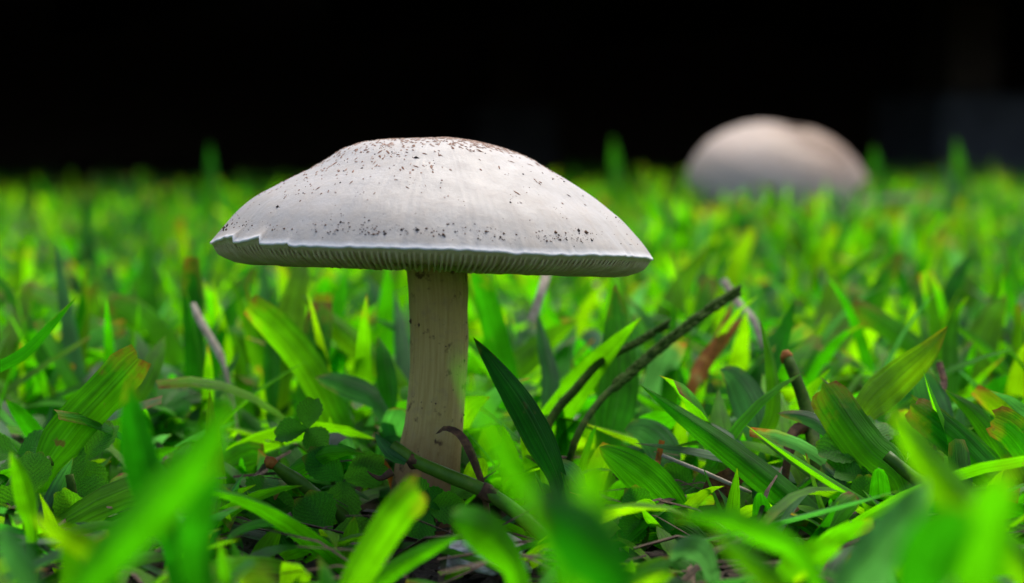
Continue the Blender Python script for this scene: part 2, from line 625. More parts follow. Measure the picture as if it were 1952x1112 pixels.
NT, NRr = 720, 64
svals = 1 - (1 - np.linspace(0, 1, NRr + 1)) ** 1.35
cvs, cuv, cfs = [cap_pt(0, 0, cap_top(0, 0))], [(0, 0)], []
for i in range(1, NRr + 1):
    s = svals[i]
    for j in range(NT):
        th = 2 * math.pi * j / NT
        dz = rim_z(th) * max(0, (s - .93) / .07) ** 2
        cvs.append(cap_pt(s, th, cap_top(s, th) + dz))
        cuv.append((j / NT, s))
for j in range(NT):
    cfs.append((0, 1 + j, 1 + (j + 1) % NT))
for i in range(NRr - 1):
    for j in range(NT):
        a = 1 + i * NT
        cfs.append((a + j, a + NT + j, a + NT + (j + 1) % NT, a + (j + 1) % NT))
# rounded white lip
lip0 = len(cvs)
for q, (ds, dz) in enumerate(((.0035, -.12), (.0045, -.3), (.002, -.47), (-.004, -.52))):
    for j in range(NT):
        th = 2 * math.pi * j / NT
        fr = .0022 * noise.noise(Vector((math.cos(th) * 90, math.sin(th) * 90, q)))
        cvs.append(cap_pt(1 + ds + fr, th, rim_z(th) + dz * 1e-3))
        cuv.append((j / NT, 1))
for q in range(4):
    a = (lip0 - NT) + q * NT
    for j in range(NT):
        cfs.append((a + j, a + NT + j, a + NT + (j + 1) % NT, a + (j + 1) % NT))
cap = link('cap', mesh('cap', rel(cvs, BASE), cfs, cuv), 'cap', mush)

uvs_, ufs, uuv = [], [], []
for i, (s, z) in enumerate(zip(UNS, UNZ)):
    for j in range(NT // 2):
        th = 4 * math.pi * j / NT
        rz = rim_z(th) * max(0, (s - .93) / .07)
        uvs_.append(cap_pt(s - .003, th, (z - .35 * (s > .98)) * 1e-3 + rz))
        uuv.append((j / 360, s))
n2 = NT // 2
for i in range(len(UNS) - 1):
    for j in range(n2):
        a = i * n2
        ufs.append((a + j, a + n2 + j, a + n2 + (j + 1) % n2, a + (j + 1) % n2))
link('underside', mesh('underside', rel(uvs_, BASE), ufs, uuv), 'gill', cap)

NG = 236
for g in range(NG):
    th = 2 * math.pi * (g + random.uniform(-.2, .2)) / NG
    short = g % 2
    gv, gf = [], []
    n = 0
    for s, zf in zip(GLS, GLZ):
        if short and s < .6:
            break
        zt = np.interp(-s, [-x for x in UNS], UNZ)
        if s > .97:
            zt -= .75
            zf -= .35
        if short and s < .75:
            zf = zt - .2
        zf += random.uniform(-.12, .12)
        tw = .26e-3 if s > .3 else .14e-3
        rz = rim_z(th) * max(0, (s - .93) / .07)
        top, bot = (zt + .3) * 1e-3 + rz, zf * 1e-3 + rz
        s2 = s - .008
        side = TILT @ Vector((-math.sin(th), math.cos(th), 0))
        pt, pb = cap_pt(s2, th, top), cap_pt(s2, th, bot)
        gv += [pt - side * tw, pt + side * tw, pb + side * tw * .45, pb - side * tw * .45]
        n += 1
    for i in range(n - 1):
        a = i * 4
        for q in range(4):
            gf.append((a + q, a + (q + 1) % 4, a + 4 + (q + 1) % 4, a + 4 + q))
    gf += [(3, 2, 1, 0), tuple(range(n * 4 - 4, n * 4))]
    link('gill', mesh('gill', rel(gv, BASE), gf), 'gill', cap)


def cap_frame(s, th, lift=0.0):
    p = cap_pt(s, th, cap_top(s, th))
    e = .004
    a = cap_pt(s, th + e / max(s, .05), cap_top(s, th + e / max(s, .05))) - p
    r_ = cap_pt(s + e, th, cap_top(min(1, s + e), th)) - p
    n_ = r_.cross(a).normalized()
    return p + n_ * lift, r_.normalized(), a.normalized(), n_


# brown fibrous scales on the disc, thinning out down the slope
fv, ff = [], []
for q in range(2300):
    s = abs(random.gauss(0.10, .27)) if q % 4 else random.uniform(.3, .8)
    th = random.uniform(-math.pi, math.pi)
    if s > .85 or (s > .45 and math.cos(th) > .1 and random.random() < .65):
        continue
    ln = (random.uniform(.2e-3, .6e-3) if q % 3 else random.uniform(.5e-3, 1.1e-3)) * (1.15 - .75 * s)
    wd_ = random.uniform(.10e-3, .34e-3) * (1.1 - .7 * s)
    an = random.gauss(.5, .5)
    base_i = len(fv)
    rr_, m_ = 7, []
    for j in range(rr_):
        t_ = 2 * math.pi * j / rr_
        du = (math.cos(t_) * ln * (1 + random.uniform(-.3, .3)))
        dv = (math.sin(t_) * wd_ * (1 + random.uniform(-.4, .4)))
        dr, da = du * math.cos(an) - dv * math.sin(an), du * math.sin(an) + dv * math.cos(an)
        s2 = min(.97, max(.004, s + dr / CAPR))
        t2 = th + da / (CAPR * max(s, .03))
        fv.append(cap_frame(s2, t2, .00003)[0])
    fv.append(cap_frame(s, th, .00016)[0])
    for j in range(rr_):
        ff.append((base_i + j, base_i + (j + 1) % rr_, base_i + rr_))
fme_ = mesh('scale_flecks', rel(fv, BASE), ff)
fme_.materials.append(M['fleck'])
fme_.materials.append(M['fleckp'])
pick = [random.random() for _ in range(len(ff) // 7 + 1)]
fme_.polygons.foreach_set('material_index', [1 if pick[i // 7] < .42 else 0 for i in range(len(ff))])
tag(link('scale_flecks', fme_, None, cap), kind='stuff')


def blob(vs, fs, p, r, ax=None, st=1.0, n_=None):
    """small irregular grain"""
    b0 = len(vs)
    for j, d in enumerate(((1, 0, 0), (0, 1, 0), (-1, 0, 0), (0, -1, 0), (0, 0, 1), (0, 0, -1))):
        d = Vector(d) * r * random.uniform(.6, 1.25)
        if ax is not None:
            d += ax * d.dot(ax) * (st - 1)
        vs.append(p + d)
    for a, b_ in ((0, 1), (1, 2), (2, 3), (3, 0)):
        fs.append((b0 + a, b0 + b_, b0 + 4))
        fs.append((b0 + b_, b0 + a, b0 + 5))


sv, sf, bv, bf = [], [], [], []
for q in range(115):
    s, th = math.sqrt(random.uniform(.05, .80)), random.uniform(-math.pi, math.pi)
    p, r_, a_, n_ = cap_frame(s, th)
    if random.random() < .55:
        blob(sv, sf, p, random.choice((.1e-3, .14e-3, .18e-3, .27e-3)) * random.uniform(.8, 1.3), a_, random.uniform(1, 2))
    else:
        for _ in range(random.randint(3, 9)):
            p2 = cap_frame(min(.97, s + random.gauss(0, .02)), th + random.gauss(0, .025))[0]
            blob(bv, bf, p2, random.uniform(.05e-3, .11e-3), a_, 1.6)
# grit gathered just above the margin
cl = [(-2.55, .05), (-2.3, .04), (-2.12, .05), (-1.95, .05), (-1.78, .04), (-1.52, .05), (-1.38, .06), (-1.25, .05), (-1.0, .05), (-.93, .06), (-.8, .04), (-1.66, .06), (-2.8, .06), (-2.68, .04)]
for th0, sd in cl:
    for _ in range(random.choice((10, 18, 30, 44))):
        th = th0 + random.gauss(0, sd)
        s = .966 - abs(random.gauss(0, .022))
        s = s if s < .985 else .95
        p = cap_frame(s, th)[0]
        dark = random.random() < .35
        blob(*((sv, sf) if dark else (bv, bf)), p, min(.5e-3, random.lognormvariate(math.log(.11e-3), .6)), None)
for _ in range(120):
    th = random.uniform(-3.1, -.2)
    p = cap_frame(min(.98 - random.random() * .03, .95 + random.gauss(0, .03)), th)[0]
    blob(*((sv, sf) if random.random() < .4 else (bv, bf)), p, random.uniform(.07e-3, .18e-3))
tag(link('soil_specks', mesh('soil_specks', rel(sv, BASE), sf), 'speck', cap), kind='stuff')
tag(link('brown_grit', mesh('brown_grit', rel(bv, BASE), bf), 'dirt', cap), kind='stuff')

# stem: left and right outline read from the photograph
SY = [480, 505, 560, 640, 700, 753, 810, 867, 910, 950, 985, 1010]
SL = [768, 773, 779, 782, 781, 778, 770, 758, 748, 742, 744, 752]
SR = [894, 890, 892, 893, 891, 888, 884, 879, 876, 874, 870, 862]
stv, stf, stu = [], [], []
NS, rows = 48, 70
for i in range(rows + 1):
    y = 478 + (1012 - 478) * i / rows
    l_, r_ = np.interp(y, SY, SL), np.interp(y, SY, SR)
    c = W((l_ + r_) / 2, y, 1.0)
    if i == rows:
        c.z = -.003
    rad = (r_ - l_) / 2 / F * D0
    for j in range(NS):
        th = 2 * math.pi * j / NS
        rr_ = rad * (1 + .025 * noise.noise(Vector((math.cos(th) * 1.5, math.sin(th) * 1.5, y / 60))) + .01 * noise.noise(Vector((math.cos(th) * 7, math.sin(th) * 7, y / 150))))
        stv.append(c + Vector((rr_ * math.cos(th), rr_ * math.sin(th), 0)))
        stu.append((j / NS, 1 - i / rows))
for i in range(rows):
    for j in range(NS):
        stf.append((i * NS + j, (i + 1) * NS + j, (i + 1) * NS + (j + 1) % NS, i * NS + (j + 1) % NS))
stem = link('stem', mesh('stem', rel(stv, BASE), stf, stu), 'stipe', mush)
pv, pf = [], []
for q in range(26):
    y = random.uniform(600, 960)
    th = random.uniform(-2.9, -.2)
    l_, r_ = np.interp(y, SY, SL), np.interp(y, SY, SR)
    c = W((l_ + r_) / 2, y, 1.0)
    rad = (r_ - l_) / 2 / F * D0
    blob(pv, pf, c + Vector((rad * math.cos(th), rad * math.sin(th), 0)), random.choice((.1e-3, .14e-3, .3e-3)) * random.uniform(.7, 1.2), Vector((0, 0, 1)), 1.5)
for px_, py_, r_ in ((831, 766, .8), (833, 762, .6), (852, 655, .55), (885, 790, .6), (803, 826, .5), (788, 752, .4), (862, 662, .35), (836, 719, .3), (797, 646, .35)):
    l_, rr_ = np.interp(py_, SY, SL), np.interp(py_, SY, SR)
    rad = (rr_ - l_) / 2
    th = -math.acos(max(-.98, min(.98, (px_ - (l_ + rr_) / 2) / rad)))
    c = W((l_ + rr_) / 2, py_, 1.0)
    rm = rad / F * D0
    n_ = Vector((math.cos(th), math.sin(th), 0))
    b0 = len(pv)
    blob(pv, pf, c + n_ * (rm - r_ * .0007), r_ * 1e-3)
tag(link('stem_specks', mesh('stem_specks', rel(pv, BASE), pf), 'dirt', stem), kind='stuff')

# ------------------------------------------------------------------ the mushroom behind
KB = 2.95
RB = W(1490, 250 + 750 / KB, KB)
RB.z = 0
rm_ = empty('mushroom', RB)
tag(rm_, 'larger tan-topped mushroom sunk in the grass, blurred, in front of the black background', 'mushroom')
RC = W(1487, 360, KB)
RR = 178 / F * KB * D0
RT = Matrix.Rotation(R(12), 3, 'Y') @ Matrix.Rotation(R(13), 3, 'X')
rv, rf, ru = [], [], []
NT2, NR2 = 120, 36
prof = ([0, .25, .45, .6, .75, .88, .96, 1, .99, .95], [.60, .59, .56, .51, .42, .29, .13, -.02, -.12, -.18])
for i in range(NR2 + 1):
    q = i / NR2
    s = np.interp(q, np.linspace(0, 1, 10), prof[0])
    z = np.interp(q, np.linspace(0, 1, 10), prof[1])
    for j in range(NT2):
        th = 2 * math.pi * j / NT2
        x, y = s * math.cos(th), s * math.sin(th)
        zz = z + .018 * noise.noise(Vector((x * 2.2 + 3, y * 2.2, 0)))
        # flattened shoulder left, saddle beside the brown crown
        zz -= .03 * math.exp(-((x + .62) ** 2 + y * y) / .10)
        zz += .08 * math.exp(-((x - .05) ** 2 + (y - .05) ** 2) / .35) - .02 * math.exp(-((x + .3) ** 2 + y * y) / .12)
        zz -= .03 * math.exp(-((x - .2) ** 2 / .10 + (y + .42) ** 2 / .025))
        zz += .03 * math.exp(-((x - .5) ** 2 / .05 + (y + .15) ** 2 / .08)) + .05 * math.exp(-((x - .75) ** 2 + (y + .45) ** 2) / .05)
        rv.append(RC + RT @ (Vector((x, y, zz)) * RR * (1 + .02 * math.sin(3 * th))))
        ru.append((j / NT2, min(1.0, math.hypot((x - .26) * .62, (y + .1) * .62))))
for i in range(NR2):
    for j in range(NT2):
        rf.append((i * NT2 + j, (i + 1) * NT2 + j, (i + 1) * NT2 + (j + 1) % NT2, i * NT2 + (j + 1) % NT2))
rf.append(tuple(range(NT2)))
rcap = link('cap', mesh('cap', rel(rv, RB), rf, ru), 'rearcap', rm_)
uv_, uf = [], []
for i, (s, z) in enumerate(((.95, -.18), (.85, -.24), (.5, -.12), (.12, 0))):
    for j in range(NT2):
        th = 2 * math.pi * j / NT2
        k_ = 1 + .03 * (j % 2) * (0 < i < 3)
        uv_.append(RC + RT @ (Vector((s * math.cos(th), s * math.sin(th), z * k_)) * RR * (1 + .02 * math.sin(3 * th))))
for i in range(3):
    for j in range(NT2):
        uf.append((i * NT2 + j, (i + 1) * NT2 + j, (i + 1) * NT2 + (j + 1) % NT2, i * NT2 + (j + 1) % NT2))
link('gills', mesh('gills', rel(uv_, RB), uf), 'gill', rm_)
v_, f_, u_ = tube([RB + Vector((0, 0, -.003)), RB.lerp(RC, .5), RC + Vector((0, 0, .01))], [.012, .009, .009], 24, 24)
link('stem', mesh('stem', rel(v_, RB), f_, u_), 'stipe', rm_)

# ------------------------------------------------------------------ lawn: named blades read from the photograph
PXM = D0 / F       # metres per photo pixel at k = 1
HERO_N = [0]


def hero(pts, wpx, hue, label, tip=.3, spots=.25, roll=25, fold=20, kind='lance', mat='leaf', curl=0, group=None, wave=.03, root=True, name='grass_shoot', cat='grass blade'):
    """pts: (px, py, k) from tip to base; wpx: apparent width in photo pixels"""
    wp = [W(*p) for p in pts]
    if root:
        P, rs = rooted(wp)
    else:
        P, rs = wp[::-1], 0
    kk = sum(p[2] for p in pts) / len(pts)
    w = wpx * PXM * kk / max(.35, math.cos(R(roll)))
    vs, fs, uv = blade_geo(P, w, None, roll, fold, kind, 24, 6, wave, curl, min(.6, rs))
    o = P[0]
    me = mesh(name, rel(vs, o), fs, uv, (hue, tip, random.random(), spots))
    ob = link(name, me, mat, None, o)
    tag(ob, label, cat, group)
    HERO_N[0] += 1
    return ob


# sharp ones beside the near mushroom
hero([(147, 565, 1.0), (100, 622, 1.0), (45, 680, 1.0), (-40, 735, 1.0)], 26, .12, 'slim dark blue-green grass blade, pointed and standing clear of the turf', .05, 0, 35, 28)
hero([(268, 678, .98), (205, 745, .97), (140, 815, .96), (88, 890, .95)], 82, .42, 'broad striped green grass blade with chewed edges and rusty cut tip', .5, .9, 10, 14, 'cut', wave=.05)
hero([(140, 872, .93), (112, 935, .93), (82, 1010, .92)], 42, .93, 'short blue-grey grass blade folded lengthwise beside the broad striped blade', .1, .1, 20, 35)
hero([(902, 643, .94), (950, 705, .94), (1010, 795, .94), (1062, 905, .94)], 64, .06, 'dark green pointed grass blade leaning towards the white stem', .12, .35, 25, 12, curl=10)
hero([(1142, 852, .94), (1200, 888, .94), (1255, 935, .945), (1300, 985, .95)], 78, .36, 'short flat green grass blade with pale edges lying low', .12, .1, 5, 8, 'oval', wave=.04)
hero([(1218, 732, .97), (1300, 790, .96), (1400, 862, .95), (1510, 950, .94), (1630, 1055, .93)], 66, .34, 'long two-tone grass blade slanting down over the clover, folded along its rib', .1, .3, 20, 30)
hero([(1806, 622, 1.04), (1765, 675, 1.03), (1710, 725, 1.02), (1645, 792, 1.0)], 72, .78, 'bright lime grass blade with a sharp rust-brown point', .42, .55, 10, 12, wave=.06)
hero([(1570, 735, .98), (1612, 800, .97), (1660, 862, .96), (1712, 905, .95)], 88, .42, 'wide ragged green grass blade with torn orange-brown end and black specks', .5, 1, 10, 22, 'cut', wave=.06)
hero([(1562, 718, 1.02), (1625, 770, 1.01), (1685, 830, 1.0), (1740, 890, .99)], 34, .92, 'narrow rolled blue-green grass blade behind the wide ragged blade', .4, .2, 30, 40)
hero([(1482, 788, 1.0), (1535, 795, 1.0), (1585, 822, .99), (1625, 875, .98)], 34, .97, 'pale grey-green arched grass blade with a dry whitish end', .35, .2, 15, 20, 'oval')
hero([(1516, 572, 1.15), (1492, 640, 1.14), (1455, 720, 1.12), (1430, 800, 1.1)], 52, .16, 'dull dark green grass blade with upright point behind the seed stalk tip', .08, .1, 10, 15)
hero([(1448, 605, 1.07), (1472, 690, 1.06), (1478, 790, 1.05), (1440, 860, 1.04)], 38, .60, 'slender bright green curved grass blade among blue-green leaves', .15, .1, 20, 25, curl=30)
hero([(1372, 705, 1.08), (1400, 720, 1.08), (1430, 770, 1.07), (1445, 830, 1.06)], 70, .96, 'rounded blue-grey leaf tilted beside the curved bright blade', .1, .05, 5, 12, 'oval')
hero([(1172, 540, 1.14), (1178, 640, 1.12), (1180, 740, 1.10), (1160, 842, 1.08)], 78, .38, 'broad upright green grass blade crossed by two dark seed stalks', .5, .5, 5, 12, 'lance')
hero([(1022, 600, 1.18), (1040, 670, 1.17), (1052, 730, 1.16), (1045, 800, 1.15)], 38, .95, 'blue-green drooping grass blade below a pale straw', .1, .1, 15, 22)
hero([(585, 470, 1.3), (572, 530, 1.28), (552, 620, 1.26), (536, 730, 1.24)], 60, .80, 'glowing lime upright grass blade under the left side of the white cap', .1, .15, 10, 10)
hero([(572, 560, 1.22), (640, 622, 1.2), (700, 675, 1.19), (765, 738, 1.18)], 54, .66, 'bright green grass blade leaning into the left of the white stem', .1, .1, 10, 18)
hero([(520, 545, 1.24), (523, 640, 1.22), (520, 770, 1.2)], 34, .28, 'straight mid-green upright grass blade beside the glowing lime blade', .1, .1, 30, 20)
hero([(316, 640, 1.14), (295, 690, 1.12), (262, 765, 1.1)], 42, .62, 'small fresh green pointed grass blade behind the broad striped blade', .15, .2, 10, 15)
hero([(155, 365, 2.0), (170, 440, 1.98), (185, 540, 1.95)], 24, .02, 'tall thin dark grass blade blurred, standing alone out of the lawn', .25, 0, 20, 30)
hero([(400, 270, 3.2), (404, 330, 3.18), (412, 400, 3.15)], 22, .3, 'tall thin blurred grass blade rising against the black background, left of white cap', 0, 0, 20, 10)
hero([(1168, 258, 3.3), (1175, 320, 3.28), (1180, 380, 3.25)], 28, .4, 'tall blurred grass blade rising against the black between the two mushrooms', 0, 0, 20, 10)
hero([(1822, 262, 3.0), (1830, 320, 2.98), (1840, 380, 2.95)], 26, .5, 'tall blurred green grass blade right of the tan mushroom, against the black', 0, 0, 20, 10)
hero([(1665, 275, 3.4), (1672, 325, 3.38), (1680, 380, 3.35)], 26, .35, 'blurred grass blade just right of the tan mushroom cap', .2, 0, 20, 10)
hero([(1795, 310, 2.8), (1815, 360, 2.78), (1828, 420, 2.75)], 24, .95, 'pale blue-green blurred grass blade slanting right of the tan mushroom', 0, 0, 20, 10)
hero([(60, 535, 1.35), (40, 600, 1.33), (10, 690, 1.3)], 42, .78, 'yellow-green blurred grass blade at the lawn behind the slim blue-green one', .3, .1, 10, 10)
hero([(1585, 520, 1.45), (1590, 590, 1.43), (1578, 680, 1.40)], 74, .78, 'broad blurred lime grass blade standing behind the dull dark point', .15, .1, 0, 8)
hero([(1350, 470, 1.5), (1300, 545, 1.48), (1255, 640, 1.45)], 46, .70, 'blurred bright grass blade leaning right behind the seed stalks', .3, .1, 10, 12)
hero([(1105, 610, 1.25), (1040, 655, 1.24), (975, 720, 1.22)], 52, .62, 'bright green grass blade leaning right behind the dark pointed blade', .1, .1, 10, 15)
hero([(1920, 560, 1.3), (1880, 630, 1.28), (1850, 720, 1.26)], 66, .68, 'broad blurred green grass blade with orange tip behind the lime blade', .4, .1, 5, 10)
hero([(1860, 470, 1.45), (1815, 560, 1.42), (1800, 680, 1.4)], 40, .14, 'long dark green blurred blade arching over the right-hand turf', .1, 0, 20, 20)
hero([(1735, 770, .98), (1790, 810, .975), (1850, 865, .97), (1905, 930, .96)], 70, .22, 'dark ribbed grass blade with frayed brown end in the right-hand stack', .6, .4, 15, 25, 'cut')
hero([(1735, 752, 1.0), (1800, 800, .99), (1860, 850, .98), (1920, 915, .97)], 38, .46, 'green grass blade with brown torn spots lying on the dark ribbed blade', .5, 1, 20, 15)
hero([(1800, 742, 1.02), (1860, 790, 1.01), (1920, 870, 1.0), (1970, 960, .99)], 52, .40, 'smooth arching green grass blade over the right-hand stack', .1, .2, 15, 20)
hero([(1755, 700, 1.05), (1770, 745, 1.05), (1800, 810, 1.04)], 62, .93, 'blue-green grass blade tucked behind the stack of cut blades', .1, .1, 10, 15, 'oval')
hero([(1890, 798, .98), (1930, 820, .98), (1975, 880, .98)], 66, .25, 'dark green blade with gnawed orange margin beside the arching blade', .6, .8, 5, 10, 'cut')
hero([(1568, 885, .96), (1600, 920, .955), (1640, 975, .95), (1668, 1025, .94)], 40, .90, 'dark blue-green grass blade with a pale torn edge above the soil', .35, .2, 25, 35, 'cut')
hero([(1850, 560, 1.2), (1822, 600, 1.2), (1812, 660, 1.19), (1815, 760, 1.17)], 34, .48, 'thin upright green grass blade behind the lime blade with rust point', .1, .1, 15, 15)
hero([(1050, 885, .95), (1075, 900, .95), (1105, 945, .955)], 60, 1.0, 'small silvery green leaf fragment at the foot of the dark pointed blade', .3, .3, 0, 20, 'oval')
hero([(1310, 800, 1.03), (1355, 818, 1.02), (1400, 850, 1.01), (1430, 890, 1.0)], 36, .97, 'pale grey-green withered blade with brown front edge under the two-tone blade', .6, .3, 15, 25, 'oval')
hero([(1190, 820, 1.05), (1225, 820, 1.05), (1260, 850, 1.04), (1275, 900, 1.03)], 66, .98, 'blue-grey leaf seen from beneath behind the short flat blade', .05, .1, 0, 10, 'oval')
hero([(720, 640, 1.12), (735, 690, 1.11), (745, 770, 1.1)], 40, .2, 'dark green grass blade close behind the left edge of white stem', .1, .1, 25, 15)
hero([(600, 720, 1.1), (660, 735, 1.1), (720, 770, 1.09)], 48, .94, 'blue-green drooping leaf left of the white stem', .1, .1, 10, 15, 'oval')
hero([(320, 1000, .95), (345, 1015, .95), (370, 990, .96)], 46, .99, 'small shiny pale leaf beside the big blurred blade', .05, 0, 0, 20, 'oval')
hero([(538, 1000, .90), (510, 1045, .895), (485, 1100, .89)], 50, .58, 'small light green grass point rising from the bottom soil', .05, .05, 10, 22)

# blurred ones close to the lens; some hues darkened in place of neighbours' shade
hero([(452, 745, 0.492), (385, 850, 0.509), (290, 960, 0.526), (150, 1130, 0.542)], 104, .34, 'very broad out-of-focus bright green blade slanting across the clover on the left', .02, .05, -24, 26)
hero([(246, 715, 0.694), (256, 800, 0.711), (280, 900, 0.727), (330, 1030, 0.744)], 80, .02, 'out-of-focus dark green blade with narrow tip behind the very broad one', .25, .05, 16, 26)
hero([(872, 668, .44), (912, 770, .445), (965, 890, .45), (1050, 1040, .46)], 60, .40, 'out-of-focus bright green blade rising in front of the white stem', .02, .05, -18, 26)
hero([(1130, 850, 0.460), (1135, 930, 0.476), (1130, 1040, 0.493), (1120, 1180, 0.510)], 104, .48, 'out-of-focus bright green blade with rounded point between the soil patches', 0, .05, 28, 26)
hero([(1010, 945, 0.405), (1090, 1000, 0.422), (1150, 1060, 0.438), (1190, 1160, 0.455)], 150, .03, 'wide out-of-focus dark green blade along the bottom', 0, 0, 22, 26, 'oval')
hero([(795, 930, 0.694), (752, 975, 0.711), (706, 1045, 0.727), (650, 1140, 0.744)], 72, .56, 'out-of-focus grass blade with orange-brown tip at the foot of white stem', .45, .1, -24, 26, 'cut')
hero([(860, 985, 0.678), (905, 1000, 0.695), (945, 1030, 0.712), (985, 1090, 0.728)], 88, .42, 'rounded out-of-focus green leaf at the foot of the runner stem', .05, .05, 16, 26, 'oval')
hero([(880, 1020, 0.746), (820, 1045, 0.763), (750, 1085, 0.780), (690, 1140, 0.796)], 40, .42, 'out-of-focus green blade lying over the brown soil', .05, .05, -18, 26)
hero([(1690, 765, 0.597), (1750, 850, 0.614), (1830, 945, 0.631), (1950, 1080, 0.647)], 86, .60, 'broad out-of-focus lime blade sweeping down the right side', .05, .1, 28, 26)
hero([(1935, 880, 0.484), (1900, 960, 0.501), (1880, 1060, 0.517), (1870, 1180, 0.534)], 116, .40, 'out-of-focus yellow-green blade with orange flecks at the right bottom', .3, .3, 22, 26)
hero([(1768, 915, 0.588), (1730, 970, 0.605), (1670, 1040, 0.622), (1600, 1130, 0.638)], 98, .98, 'pale blue-green out-of-focus blade leaning across the right bottom', 0, 0, -24, 26)
hero([(1840, 960, 0.460), (1800, 1020, 0.476), (1770, 1090, 0.493), (1740, 1180, 0.510)], 130, .12, 'dark out-of-focus blade filling the right bottom corner', 0, .1, 16, 26, 'oval')
hero([(1270, 985, 0.588), (1350, 985, 0.605), (1440, 1015, 0.622), (1540, 1080, 0.638)], 56, .40, 'out-of-focus green blade arching low before the soil crumbs', .1, .1, -18, 26)
hero([(1350, 1010, 0.562), (1430, 1065, 0.587), (1500, 1140, 0.612)], 54, .58, 'out-of-focus light green blade slanting down over the soil crumbs', .2, .1, 28, 26)
hero([(1600, 1040, 0.685), (1560, 1055, 0.702), (1520, 1075, 0.718), (1490, 1120, 0.735)], 58, .48, 'small rounded out-of-focus green leaf beside the soil crumbs', .05, 0, 22, 26, 'oval')
hero([(1280, 1050, 0.755), (1320, 1055, 0.780), (1350, 1085, 0.805)], 64, 1.0, 'blue-white out-of-focus leaf low by the bottom soil', .05, 0, -24, 26, 'oval')
hero([(20, 860, 0.772), (45, 930, 0.797), (60, 1000, 0.822)], 46, .50, 'out-of-focus green blade bent at the far left', .05, .05, 16, 26)
hero([(60, 980, 0.624), (110, 1020, 0.640), (175, 1060, 0.657), (220, 1140, 0.674)], 58, .72, 'out-of-focus yellowish blade low in front of the clover on the left', .2, .1, -18, 26)
hero([(-5, 1000, 0.539), (30, 1050, 0.564), (70, 1130, 0.589)], 70, .96, 'pale out-of-focus blade in the left bottom corner', 0, 0, 28, 26)
hero([(430, 880, 0.553), (390, 960, 0.570), (380, 1060, 0.587), (400, 1160, 0.604)], 80, .08, 'mid-green out-of-focus blade joining the very broad one low down', 0, .05, 22, 26)
hero([(10, 760, 1.045), (50, 810, 1.070), (95, 880, 1.095)], 40, .16, 'dark green blade leaning right under the slim blue-green one', .05, .1, -24, 26)

# dead and dry pieces
hero([(1422, 600, 1.22), (1385, 640, 1.21), (1345, 690, 1.2), (1320, 740, 1.19)], 34, .5, 'orange dead grass blade split at its end, behind the seed stalks', mat='orange', roll=10, name='dead_grass', cat='dead grass')
hero([(1400, 570, 1.23), (1378, 625, 1.22), (1352, 690, 1.21)], 16, .5, 'narrow orange sliver beside the split orange blade', mat='orange', roll=10, name='dead_grass', cat='dead grass')
hero([(830, 828, .93), (848, 812, .925), (880, 822, .92), (905, 860, .92), (925, 925, .925)], 34, .5, 'blackened curled dead leaf hooked in front of the white stem', mat='brown', roll=20, fold=40, kind='oval', curl=60, name='dead_leaf', cat='dead leaf')
hero([(1050, 500, 1.22), (1035, 550, 1.2), (1015, 612, 1.19)], 18, .5, 'pale straw hanging below the right side of the white cap', mat='straw', roll=20, root=False, kind='flat', name='dry_straw', cat='straw')
hero([(1378, 532, 1.26), (1410, 580, 1.25), (1442, 622, 1.24)], 16, .5, 'grey straw crossing behind the tip of the seed stalk', mat='straw', roll=20, kind='flat', name='dry_straw', cat='straw')
hero([(365, 578, 1.2), (390, 625, 1.19), (425, 690, 1.18)], 16, .5, 'pale straw leaning among the blurred grass left of the stem', mat='straw', roll=10, kind='flat', name='dry_straw', cat='straw')
hero([(1800, 388, 2.6), (1740, 376, 2.6), (1670, 382, 2.6), (1640, 392, 2.6)], 12, .5, 'long pale straw lying across the grass right of the tan mushroom', mat='straw', roll=10, kind='flat', name='dry_straw', cat='straw')
hero([(670, 878, .99), (700, 876, .99), (735, 890, 1.0)], 26, .5, 'orange-red withered leaf lying left of the white stem', mat='orange', roll=10, kind='oval', name='dead_leaf', cat='dead leaf')
hero([(1550, 818, 1.02), (1520, 825, 1.01), (1505, 870, 1.0)], 30, .5, 'rusty curled dead blade under the wide ragged blade', mat='brown', roll=30, kind='cut', fold=30, name='dead_leaf', cat='dead leaf')
hero([(1430, 905, .98), (1385, 925, .98), (1350, 985, .98)], 60, .5, 'crumpled dark brown dead leaf on the soil under the two-tone blade', mat='brown', roll=30, kind='oval', wave=.2, name='dead_leaf', cat='dead leaf')
hero([(1790, 690, 1.08), (1800, 730, 1.07), (1790, 770, 1.06)], 14, .5, 'reddish dry stalk beside the blue-green blade of the stack', mat='brown', roll=10, kind='flat', name='dry_straw', cat='straw')
hero([(1262, 840, 1.0), (1256, 870, 1.0), (1250, 905, .99)], 12, .5, 'short golden straw stub standing by the withered pale blade', mat='orange', roll=0, kind='flat', name='dry_straw', cat='straw')

# ---- countable stems, clover, twigs


def stem_thing(name, pts, rpx, mat, label, cat, parts=(), rough=.15, seg=None):
    P = [W(*p) for p in pts]
    kk = sum(p[2] for p in pts) / len(pts)
    if P[0].z > .002:                                  # carried down into the soil
        d = (P[0] - P[1]).normalized()
        P = [Vector((P[0].x + d.x * .004, P[0].y + d.y * .004, -.002))] + P
        rpx = [rpx[0]] + list(rpx)
    v, f, u = tube(P, [r * PXM * kk for r in rpx], 10, seg, rough)
    e = empty(name, P[0])
    tag(e, label, cat)
    link('stalk', mesh('stalk', rel(v, P[0]), f, u), mat, e)
    return e, P, kk


